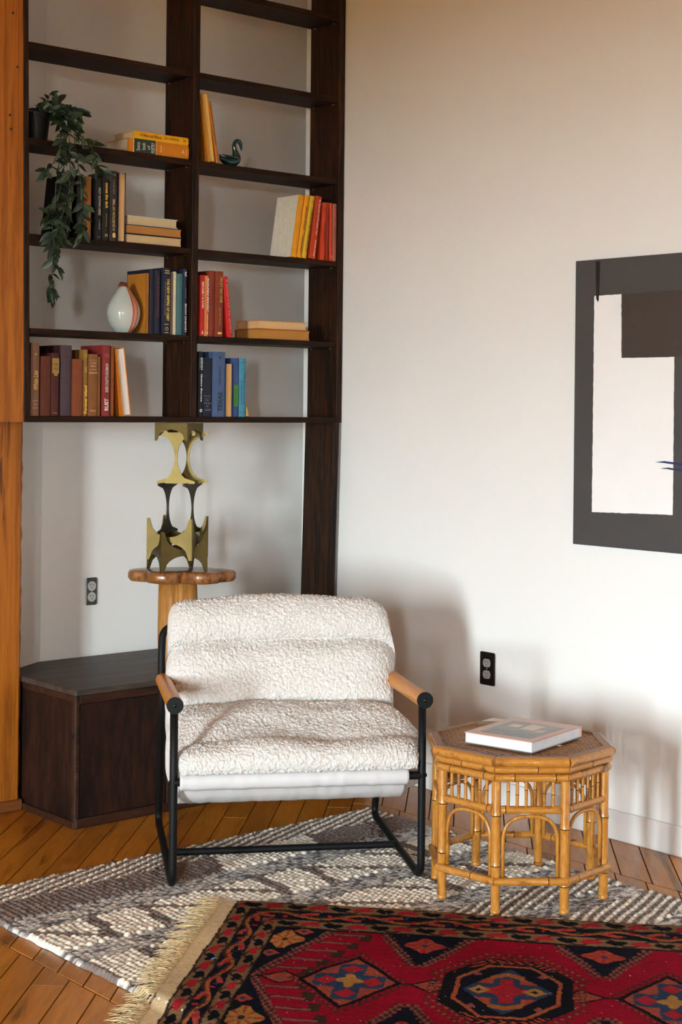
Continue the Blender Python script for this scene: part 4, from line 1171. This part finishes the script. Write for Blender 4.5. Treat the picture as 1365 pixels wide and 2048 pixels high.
for k in range(8):
    def seg_(R, z, r, name, shrink, nodes, mat=M_BAMX):
        a, b = corner(k, R, z), corner(k + 1, R, z)
        d = (b - a).normalized()
        o_ = grown(cane(a + d * shrink, b - d * shrink, r, nodes), name, mat, stool)
        return o_
    seg_(RL + .012, ZL, .0105, 'lower_rail', -.002, [rb.uniform(.2, .8)])
    seg_(RL, ZM, .0105, 'middle_rail', LR * .9, [rb.choice([.08, .92])])
    seg_(RL + .008, ZR3, .0108, 'upper_rail', -.002, [rb.uniform(.2, .4), rb.uniform(.6, .85)])
    seg_(RL + .012, ZR2, .0098, 'upper_rail', -.002, [rb.uniform(.3, .7)])
    a, b = corner(k, RL, 0), corner(k + 1, RL, 0)
    d = (b - a).normalized(); L = (b - a).length
    for j in range(6):
        t = (LR + .019 + (L - 2 * LR - .038) * j / 5)
        p = a + d * t
        grown(cane((p.x, p.y, ZM + .008), (p.x, p.y, ZR3 - .006), .0044, [rb.uniform(.4, .62)], 8), 'spindle', M_BAM, stool)
    # bent arch between the legs
    i0, i1 = LR + .0062, L - LR - .0062
    rr_ = .052
    pts = [a + d * i0 + Vector((0, 0, ZL + .004)), a + d * i0 + Vector((0, 0, ZM - .017)), a + d * i1 + Vector((0, 0, ZM - .017)), a + d * i1 + Vector((0, 0, ZL + .004))]
    MB().tube([tuple(p) for p in fillet(pts, rr_ * 1.25, 10)], .0052, 8).build('arch', M_BAM, stool, smooth=True)
    # rim: half-round edge and flat top
    RO, RI = .2685, .236
    seg_(RO - .0125, ZTOP - .0125, .0125, 'edge_rail', .0012, [])
    q0, q1 = corner(k, RO - .010, 0), corner(k + 1, RO - .010, 0)
    w0, w1 = corner(k, RI, 0), corner(k + 1, RI, 0)
    dd = (q1 - q0).normalized() * .0006
    pl_ = [q0 + dd, q1 - dd, w1 - dd, w0 + dd]
    MB().prism([(p.x, p.y, ZTOP - .013) for p in pl_], [(p.x, p.y, ZTOP + .001) for p in pl_]).build('rim_board', M_RIMT, stool, bev=.001)
# cane weave
M_CANE = plain('dark_cane', (150, 102, 60), rough=.45, var=.2, vscale=120)
ap = RI * math.cos(math.pi / 8) + .004
def octclip(p, d):
    lo, hi = -1.0, 1.0
    for k in range(8):
        na = math.radians(-90 + 45 * k); n = Vector((math.cos(na), math.sin(na), 0))
        den = n.dot(d); num = ap - n.dot(p)
        if abs(den) < 1e-9:
            if num < 0: return None
        elif den > 0: hi = min(hi, num / den)
        else: lo = max(lo, num / den)
    return (lo, hi) if hi > lo else None
mb = MB()
for (deg, sp_, zoff, wid) in ((0, .0125, 0, .0024), (90, .0125, .0008, .0024), (45, .0177, .0016, .0022), (-45, .0177, .0022, .0022)):
    a_ = math.radians(deg); d = Vector((math.cos(a_), math.sin(a_), 0)); n = Vector((-d.y, d.x, 0))
    k = -int(.25 / sp_)
    while k * sp_ < .25:
        p = n * (k * sp_)
        r_ = octclip(p, d)
        if r_:
            q0, q1 = p + d * r_[0], p + d * r_[1]
            z = ZTOP - .007 + zoff
            vs = [q0 - n * wid, q1 - n * wid, q1 + n * wid, q0 + n * wid]
            mb.prism([(v_.x, v_.y, z) for v_ in vs], [(v_.x, v_.y, z + .0012) for v_ in vs])
        k += 1
tag(mb.build('cane_weave', M_CANE, stool), kind='stuff')

# ------------------------------------------------------------------ book on the stool
ztop = RZ + ZTOP + .0012
TB = .031
c0, c1, c2, c3 = [onz(px, py, ztop + TB) for px, py in ((928, 1463), (1062, 1484), (1158, 1454), (1033, 1431))]
ex = (c1 - c0); ey = (c3 - c0)
bang = math.atan2(ex.y, ex.x)
bw, bd = (ex.length + (c2 - c3).length) / 2, (ey.length + (c2 - c1).length) / 2
tb = thing('art_book', 'large hardback art book with a pinkish picture cover on the bamboo table', 'book', (c0.x, c0.y, ztop), (0, 0, bang))
M_PINK = plain('pinkish_cover', (196, 146, 124), rough=.3, var=.05, vscale=20)
M_PGW = paper((226, 228, 234))
MB().box(.001, bw - .001, .002, bd - .002, 0, .0028).build('cover_board', plain('grey_cover_back', (120, 118, 118), rough=.4), tb, bev=.0006)
MB().box(.001, bw - .001, .002, bd - .002, TB - .0028, TB).build('cover_board', M_PINK, tb, bev=.0006)
mb = MB()
n = 8
ring_ = [(.0035 + .0045 * math.sin(math.pi * k / n), .003 + (TB - .006) * k / n) for k in range(n + 1)]
MB().box(.004, bw - .004, .004, bd - .006, .0028, TB - .0028).build('page_block', plain('page_edges', (220, 222, 228), rough=.7, var=.06, vscale=40), tb)
MB().box(.001, bw - .001, bd - .0045, bd - .001, .0028, TB - .0028).build('spine', M_PINK, tb)
# picture on the cover
def flat(name, x0, x1, y0, y1, mat, par, z=TB + .0003):
    return MB().box(bw * x0, bw * x1, bd * y0, bd * y1, z - .0003, z).build(name, mat, par)
pic = flat('cover_picture', .14, .88, .12, .80, plain('picture_grey', (116, 108, 104), rough=.3, var=.25, vscale=25), tb)
flat('picture_detail', .45, .66, .48, .74, plain('picture_cream', (216, 184, 150), rough=.3, var=.1), pic, TB + .0005)
flat('picture_detail', .24, .40, .52, .66, plain('picture_cream', (216, 184, 150)), pic, TB + .0005)
flat('picture_detail', .70, .82, .42, .55, plain('picture_tan', (184, 150, 124), rough=.3), pic, TB + .0005)
flat('picture_detail', .2, .82, .16, .34, plain('picture_shade', (88, 84, 84), rough=.3, var=.2), pic, TB + .0004)
letter(tb, 'INTERIORS', ink((226, 214, 204)), bw * .3, bd * .05, (bw * .32, bd * .16, TB + .0008), (1, 0, 0), (0, 1, 0), .02, name='cover_lettering')
# white cards under the book
for nm, lab, px, py, w_, h_ in (('paper_card', 'white card sticking out behind the art book', 990, 1440, .05, .06), ('paper_card', 'small pale card tab under the front edge of the art book', 1116, 1490, .022, .012)):
    p = onz(px, py, ztop)
    c_ = MB().box(-w_ / 2, w_ / 2, -h_ / 2, h_ / 2, 0, .0006).build(nm, plain('card_white', (224, 220, 216), rough=.6), None)
    c_.location = (p.x, p.y, ztop - .0011); c_.rotation_euler = (0, 0, bang)
    tag(c_, lab, 'card')
# ------------------------------------------------------------------ chunky wool rug
rg2 = np.random.default_rng(7)
RX0, RX1, RY0, RY1 = 2.028, 3.545, 1.55, 3.888
wool = thing('wool_rug', 'chunky hand-knotted ivory and grey wool rug under the chair', 'rug', ((RX0 + RX1) / 2, (RY0 + RY1) / 2, 0))
LW, LH = .0185, .0165                           # one loop, across and along the rows
def wool_field(p, q):
    """colour code at rug coordinates p (along x), q (from the far edge): 0 ivory 1 taupe 2 heather"""
    out = np.zeros(p.shape, int)
    bands = [(0, .14, 'w'), (.14, .275, 's'), (.275, .385, 'h'), (.385, .555, 'd0'), (.555, .66, 'h'), (.66, .835, 'd1'), (.835, .94, 'h'),
             (.94, 1.065, 'w'), (1.065, 1.165, 'h'), (1.165, 1.33, 'w'), (1.33, 1.44, 'h'), (1.44, 1.62, 'd0'), (1.62, 1.73, 'h'), (1.73, 1.9, 'd1'), (1.9, 2.0, 'h'), (2.0, 3, 'w')]
    for a, b, k in bands:
        m_ = (q >= a) & (q < b)
        if k == 'w':
            st = np.floor((p * .62 + q * 1.25) / .031 + .3 * np.sin(q * 60)) % 2
            out[m_] = np.where(st > 0, 1, 0)[m_]
        elif k == 's':
            ph = ((p + (q - a) * .5 - .02) % 1.12)
            out[m_] = np.where(ph < .76, 1, 0)[m_]
        elif k == 'h':
            out[m_] = 2
        else:
            o_ = {'d0': .0, 'd1': .18}[k]
            t = (q - a) / (b - a)
            x = ((p + o_) % .56) / .56
            # a pair of leaning bars and thin slanting lines that close triangles
            bar1 = np.abs(x - (.33 - .03 * t)) < .032
            bar2 = np.abs(x - (.62 - .03 * t)) < .030
            l1 = (np.abs((x - .02) - (.30 * t)) < .028) & (x < .33)
            l2 = (np.abs((x - .62) - (.36 * t)) < .028) & (x > .62)
            out[m_] = np.where(bar1 | bar2 | l1 | l2, 1, 0)[m_]
    return out
step = .0036
xs = np.arange(0, RX1 - RX0 + step / 2, step); ys = np.arange(0, RY1 - RY0 + step / 2, step)
P_, Q_ = np.meshgrid(xs, ys)
# loops: slightly wandering rows
wob = vnoise(P_.shape, (18, 18), rg2) * .004
Pq, Qq = P_ + wob, Q_ + vnoise(P_.shape, (20, 14), rg2) * .004
ci = np.floor(Pq / LW).astype(int); stag = (ci % 2) * .5
cj = np.floor(Qq / LH + stag).astype(int)
fx = Pq / LW - ci - .5; fy = Qq / LH + stag - cj - .5
code = wool_field((ci + .5) * LW, (cj + .5 - stag) * LH)
weave = ((Q_ < .14) | ((Q_ > .94) & (Q_ < 1.065)) | ((Q_ > 1.165) & (Q_ < 1.33)))
STR = (Qq + .38 * Pq) / .0150
code = np.where(weave, np.floor(STR).astype(int) % 2, code)
hsh = lambda a, b, k: ((np.sin(a * 12.9898 + b * 78.233 + k * 37.7) * 43758.5453) % 1.0)
tw = Pq / .027 + (np.floor(STR) % 2) * .5
r1, r2 = hsh(ci, cj, 1), hsh(ci, cj, 2)
bump = np.clip(1 - (np.abs(fx) * 2) ** 2.6, 0, 1) ** .5 * np.clip(1 - (np.abs(fy) * 2) ** 2.6, 0, 1) ** .5
bump = np.where(weave, np.clip(1 - (np.abs(STR - np.floor(STR) - .5) * 2) ** 2.4, 0, 1) ** .5 * np.clip(1 - (np.abs(tw - np.floor(tw) - .5) * 2) ** 4, 0, 1) ** .5, bump)
hgt = np.where(code == 2, .006 + bump * .0035, .0055 + bump * (.0085 + .003 * r2))
IV, TA = np.array(lin((238, 230, 216))), np.array(lin((128, 114, 109)))
H1, H2, H3 = np.array(lin((184, 181, 178))), np.array(lin((112, 110, 112))), np.array(lin((222, 216, 210)))
colr = np.zeros((*P_.shape, 3))
colr[code == 0] = IV; colr[code == 1] = TA
# heather: fine slanted streaks of three greys
fine = vnoise(P_.shape, (2.0, 4.5), rg2) + .5 * vnoise(P_.shape, (1.3, 2.5), rg2)
hm = np.where(fine[..., None] < -.28, H2, np.where(fine[..., None] > .33, H3, H1))
colr[code == 2] = hm[code == 2]
colr *= (.86 + .24 * r1)[..., None]
hgt += vnoise(P_.shape, (1.5, 1.5), rg2) * .0011
edge_ = np.minimum.reduce([P_, RX1 - RX0 - P_, Q_, RY1 - RY0 - Q_])
hgt *= np.clip(edge_ / .006, 0, 1) ** .5
Xw = np.stack([P_ + RX0 - wool.location.x, RY1 - Q_ - wool.location.y, hgt + .0012], -1)
# uneven outline
Xw[..., 0] += np.where(P_ < .02, vnoise(P_.shape, (6, 3), rg2) * .003, 0) + np.where(P_ > RX1 - RX0 - .02, vnoise(P_.shape, (6, 3), rg2) * .003, 0)
Xw[..., 1] += np.where(Q_ < .02, vnoise(P_.shape, (3, 6), rg2) * .003, 0)
M_WOOL = dyed('knotted_wool', bump=.5, bscale=700)
tag(grid_mesh('pile', Xw, M_WOOL, wool, col=colr), kind='stuff')
MB(wool.location).box(RX0 + .004, RX1 - .004, RY0 + .004, RY1 - .004, 0.0002, .0016).build('backing', plain('jute_backing', (190, 178, 158), rough=.9), wool)

# ------------------------------------------------------------------ red patterned rug
KX, KY = 2.566, 3.388
e1 = np.array([.644, -.765]); e1 /= np.linalg.norm(e1); e2 = np.array([e1[1], -e1[0]])
PLEN, QLEN = 2.30, 1.08
ZRUG = RZ + .001
pers = thing('patterned_rug', 'worn dark red and navy patterned rug with cream fringe overlapping the wool rug', 'rug', (KX, KY, 0))
C_ = {k: np.array(lin(v_)) for k, v_ in dict(red=(132, 8, 32), red2=(158, 26, 44), navy=(14, 16, 28), blue=(42, 56, 80), beige=(116, 90, 62), brown=(58, 36, 28), rust=(150, 62, 44),
      orange=(150, 86, 44), pink=(128, 68, 62), cream=(206, 184, 146), black=(16, 14, 20), scarl=(150, 30, 40), gold=(158, 112, 56)).items()}
st2 = .0026
ps = np.arange(0, 1.62, st2); qs = np.arange(0, QLEN + st2 / 2, st2)
def persian(p, q):
    col = np.zeros((*p.shape, 3)); col[:] = C_['red']
    def put(m_, c): col[m_] = C_[c]
    Q = np.abs(q - .54)                          # mirrored across the length of the rug
    # --- field
    step_ = lambda x, s: np.round(x / s) * s
    def hooked(d, m_):
        """stepped outline: d = distance from the outline (positive outside)"""
        pass
    # red field hexagon against navy ends and triangles
    end = np.minimum(p, PLEN - p)
    bound = .19 + Q * .40
    d_end = step_(bound - end, .012)
    navy = d_end > 0
    tri_c = np.array([.568, 1.0, 1.30, 1.732])
    d_tri = np.full(p.shape, -1.0)
    for tc in tri_c:
        hw_ = .098 * (Q - .125) / .215
        d_tri = np.maximum(d_tri, step_(hw_, .010) - np.abs(p - tc))
    navy |= (d_tri > 0) & (Q > .13)
    put(navy, 'navy')
    # stepped pinkish outlines round the navy areas
    zig = ((np.floor(p / .009) + np.floor(q / .016)) % 2 == 0)
    out1 = (np.abs(d_end + .010) < .014) & ~navy
    out2 = (d_tri > -.026) & (d_tri <= 0) & (Q > .12)
    put((out1 | out2) & zig, 'pink'); put((out1 | out2) & ~zig, 'brown')
    # rows of hooks inside the red field along its pointed end
    for k in range(-5, 6):
        if k == 0: continue
        qc = .54 + k * .062
        p0 = .19 + abs(k) * .062 * .40 + .018
        body = (np.abs(q - qc) < .010) & (p > p0) & (p < p0 + .085)
        head = (np.abs(q - qc + .014 * np.sign(k)) < .024) & (p > p0 + .07) & (p < p0 + .098)
        ins = (np.abs(q - qc) < .006) & (p > p0 + .004) & (p < p0 + .08)
        put((body | head) & ~navy, 'brown'); put(ins & ~navy, 'pink')
    # navy diamonds / stars in the ends
    def diamond(pc, qc, a, b): return np.abs(p - pc) / a + np.abs(q - qc) / b
    def star(pc, qc, a, b, c1, c2, c3):
        x, y = (p - pc) / a, (q - qc) / b
        r_ = np.hypot(x, y); th_ = np.arctan2(y, x)
        m_ = r_ < .72 + .28 * np.abs(np.cos(2 * th_)) ** 3
        put(m_, c1); put(m_ & (np.cos(8 * th_) > .55), c2); put(r_ < .16, c3)
    for qc in (.285, .795):
        star(.222, qc, .050, .066, 'gold', 'rust', 'brown')
    for (pc, qc) in ((.262, .225), (.262, .855), (.205, .39), (.205, .69)):
        m_ = diamond(pc, qc, .026, .026) < 1; put(m_, 'rust'); put(diamond(pc, qc, .010, .012) < 1, 'blue')
    for tc in tri_c:
        for qc in (.272, .808):
            star(tc, qc, .052, .050, 'rust', 'scarl', 'blue')
    # centre line with small lozenges
    put((Q < .005) & (end > .2), 'navy')
    for pc in (.262, .612, .952, 1.348, 1.69, 2.04):
        m_ = diamond(pc, .54, .044, .034) < 1.25; put(m_, 'black')
        put(diamond(pc, .54, .044, .034) < 1, 'rust'); put((diamond(pc, .54, .044, .034) < 1) & ((np.abs(p - pc) < .006) | (Q < .005)), 'pink')
    # diamond medallions
    for pc in (.42, 1.15, 1.88):
        D = diamond(pc, .54, .103, .140)
        hook = (np.sin((p - pc) * 240) * np.sin((q - .54) * 170) > -.15)
        m_ = (D < 1.42) & (D >= 1.14) & hook; put(m_, 'brown')
        m2 = (D < 1.36) & (D >= 1.2) & (np.sin((p - pc) * 240) * np.sin((q - .54) * 170) > .45); put(m2, 'red2')
        put(D < 1.2, 'black'); put(D < 1.06, 'rust')
        stripe = (np.floor((np.abs(p - pc) + Q) / .012) % 2 == 0)
        put((D < 1.0) & stripe, 'pink')
        x, y = np.abs(p - pc), Q
        cross = ((x < .030) & (y < .112)) | ((x < .085) & (y < .040))
        put(cross & (D < 1.02), 'blue')
        put((diamond(pc, .54 - .075, .026, .028) < 1) | (diamond(pc, .54 + .075, .026, .028) < 1) | (diamond(pc - .057, .54, .026, .03) < 1) | (diamond(pc + .057, .54, .026, .03) < 1), 'scarl')
        r_ = np.hypot((p - pc) / .036, (q - .54) / .042); th_ = np.arctan2((q - .54) / .042, (p - pc) / .036)
        put(r_ < .55 + .45 * np.abs(np.cos(2 * th_)) ** 2, 'gold')
    # octagon medallions
    for pc in (.782, 1.518):
        x, y = np.abs(p - pc), Q
        oc = np.maximum.reduce([x / .150, y / .205, (x / .150 + y / .205) / 1.42])
        hk = (oc >= 1.0) & (oc < 1.20) & (np.sin((p - pc) * 230) * np.sin((q - .54) * 165) > 0)
        put(hk, 'brown'); put(hk & (np.sin((p - pc) * 230) * np.sin((q - .54) * 165) > .55), 'rust')
        put(oc < 1.0, 'black')
        arrow = (oc > .86) & (oc < .98) & (y > .14) & ((np.floor(((p - pc) + np.abs(y - .185) * 1.2) / .012) % 2) == 0); put(arrow, 'rust')
        o2 = np.maximum.reduce([x / .122, y / .165, (x / .122 + y / .165) / 1.42])
        put((o2 < 1.0) & (o2 > .92), 'rust'); put((o2 < 1.0) & (o2 > .92) & (np.floor((p + q) / .012) % 2 == 0), 'orange')
        put(o2 <= .92, 'navy')
        D = diamond(pc, .54, .105, .135)
        put((D < 1) & (x > .03), 'rust'); put((D < 1) & (y < .045), 'blue'); put((D < 1.05) & (x <= .03), 'blue')
        put((diamond(pc, .54, .040, .06) < 1) | ((x < .014) & (y < .075)) | ((x < .045) & (y < .016)), 'scarl')
        put((diamond(pc - .062, .54, .030, .028) < 1) | (diamond(pc + .062, .54, .030, .028) < 1), 'gold')
        put((diamond(pc - .062, .54, .010, .010) < 1) | (diamond(pc + .062, .54, .010, .010) < 1), 'black')
        for sg in (-1, 1):
            v_ = (np.abs((q - .54) * sg - (.105 - np.abs(p - pc) * .55)) < .012) & (x < .038); put(v_, 'orange')
        for a, b in ((-.075, -.1), (.075, -.1), (-.075, .1), (.075, .1)):
            put(diamond(pc + a, .54 + b, .013, .014) < 1, 'pink')
    # --- borders: distance from the edge, in units of one guard stripe
    pe = np.minimum(p, PLEN - p); qe = np.minimum(q, QLEN - q)
    b1 = np.clip((pe - .045) / .0465, -2, 9); b2 = np.clip((qe - .002) / .0655, -2, 9)
    B = np.minimum(b1, b2); along = np.where(b1 < b2, q, p)
    per = .118
    g_out = (B >= 0) & (B < 1); g_mid = (B >= 1) & (B < 2); g_in = (B >= 2) & (B < 3)
    for g, base in ((g_out, 0), (g_in, 2)):
        put(g, 'beige')
        u_ = B - base - .5
        ph = (along / per) % 1.0; nth = np.floor(along / per).astype(int)
        # vine
        vine = np.abs(u_ - .42 * np.cos(2 * np.pi * along / per * 1.0) * np.where(nth % 2 == 0, 1, 1)) < .10
        put(g & vine, 'brown')
        # hearts, alternately red and black
        for c0_, cc in ((.25, 'scarl'), (.75, 'black')):
            x = (ph - c0_) * per / .024; y = u_ / .30 * (1 if c0_ < .5 else -1)
            h1 = (np.hypot(np.abs(x) - .48, y - .15) < .62) | ((np.abs(x) * .8 + np.abs(y + .35) < .75) & (y < .15))
            put(g & h1, cc)
        put(g & ((np.abs(u_) > .44)), 'brown')
    put(g_mid, 'navy')
    u_ = B - 1.5
    w_ = .30 * np.sin(2 * np.pi * along / .22)
    put(g_mid & (np.abs(u_ - w_) < .13), 'orange'); put(g_mid & (np.abs(u_ - w_ + .16) < .09), 'brown')
    put(g_mid & (np.abs(u_ + w_ * .9) < .15) & (np.sin(along * 57) > 0), 'rust')
    put(g_mid & (np.hypot(((along / .055) % 1 - .5) * 1.6, u_ - .2 * np.sin(along * 40)) < .18), 'scarl')
    put(g_mid & (np.hypot((((along + .02) / .055) % 1 - .5) * 1.6, u_ + .25 * np.sin(along * 40)) < .13), 'blue')
    put((B >= 3) & (B < 3.12), 'black')
    put(b1 < 0, 'cream')
    put((b1 < 0) & (b1 > -.10), 'brown')
    return col
Pm, Qm = np.meshgrid(ps, qs)
# the weave is hand-made: outlines wander a little
jp = vnoise(Pm.shape, (26, 26), rg2) * .0045 + vnoise(Pm.shape, (3, 3), rg2) * .0016
jq = vnoise(Pm.shape, (26, 26), rg2) * .0045 + vnoise(Pm.shape, (3, 3), rg2) * .0016
colp = persian(Pm + jp, Qm + jq)
wear = .92 + .22 * vnoise(Pm.shape, (60, 60), rg2) + .12 * vnoise(Pm.shape, (1.2, 9), rg2) + .15 * vnoise(Pm.shape, (1.5, 1.5), rg2)
colp *= np.clip(wear, .4, 1.5)[..., None]
fleck = rg2.random(Pm.shape) > .9992
colp[fleck] = np.array(lin((190, 180, 160)))
zp = .0052 + vnoise(Pm.shape, (1.6, 1.6), rg2) * .0006 + vnoise(Pm.shape, (70, 90), rg2) * .0012
flatw = Pm < .045
zp = np.where(flatw, .0026, zp)
eg = np.minimum(Qm, QLEN - Qm)
zp *= np.clip(eg / .004, .15, 1)
XYp = Pm[..., None] * e1 + (Qm[..., None]) * e2
wv_ = np.where(Qm < .04, vnoise(Pm.shape, (50, 26), rg2) * .004, 0)
XYp = XYp + wv_[..., None] * e2
# lies on the wool rug where that is underneath, on the boards elsewhere
wx, wy = XYp[..., 0] + KX, XYp[..., 1] + KY
ins_ = np.minimum(np.clip((wx - RX0) / .05 + .5, 0, 1), np.clip((RX1 - wx) / .05 + .5, 0, 1))
under = .0008 + (ZRUG - .0008) * (ins_ * ins_ * (3 - 2 * ins_))
Xp = np.concatenate([XYp, (under + zp)[..., None]], -1)
M_PERS = dyed('rug_pile', bump=.35, bscale=1400, sheen=.1)
tag(grid_mesh('pile', Xp, M_PERS, pers, col=colp), kind='stuff')
# foundation of the rug under the pile
Xg = Xp[::8, ::8].copy(); Xg[..., 2] = under[::8, ::8] - .0002
grid_mesh('foundation', Xg, plain('cotton_foundation', (170, 146, 110), rough=.9), pers)
# fringe
rf = random.Random(21)
mb = MB()
qv = .002
while qv < QLEN:
    for _ in range(2):
        base = np.array([KX, KY]) + e2 * (qv + rf.uniform(-.002, .002))
        L = rf.uniform(.045, .080)
        dirv = -e1 + e2 * rf.gauss(.62, .22) + .25 * math.sin(qv * 95)
        dirv = dirv / np.linalg.norm(dirv)
        cr = rf.uniform(-.35, .35)
        pts = []
        for k in range(6):
            t = k / 5
            pos = base + dirv * L * t + e2 * cr * L * t * t * .6
            x, y = pos
            zi = ZRUG if (RX0 - .004 < x < RX1 and y < RY1) else .0012
            hump = math.sin(t * math.pi * .8) * rf.uniform(.002, .009)
            pts.append((x - KX, y - KY, zi + .0025 + hump * (1 - t * .3)))
        mb.tube(pts, [.0013, .0013, .0012, .0011, .0009, .0005], 4, caps=False)
    qv += .0036
tag(mb.build('fringe', plain('cream_fringe', (214, 190, 146), rough=.9, var=.25, vscale=80), pers, smooth=True), kind='stuff')
# scrap of blue tape on the rug
p = onz(427, 1917, ZRUG + .0068)
o = MB().box(-.007, .007, -.003, .003, 0, .0006).build('tape_scrap', plain('blue_tape', (96, 140, 200), rough=.5), None)
o.location = p; o.rotation_euler = (0, 0, .3)
tag(o, 'tiny scrap of light blue tape on the border of the red rug', 'tape')
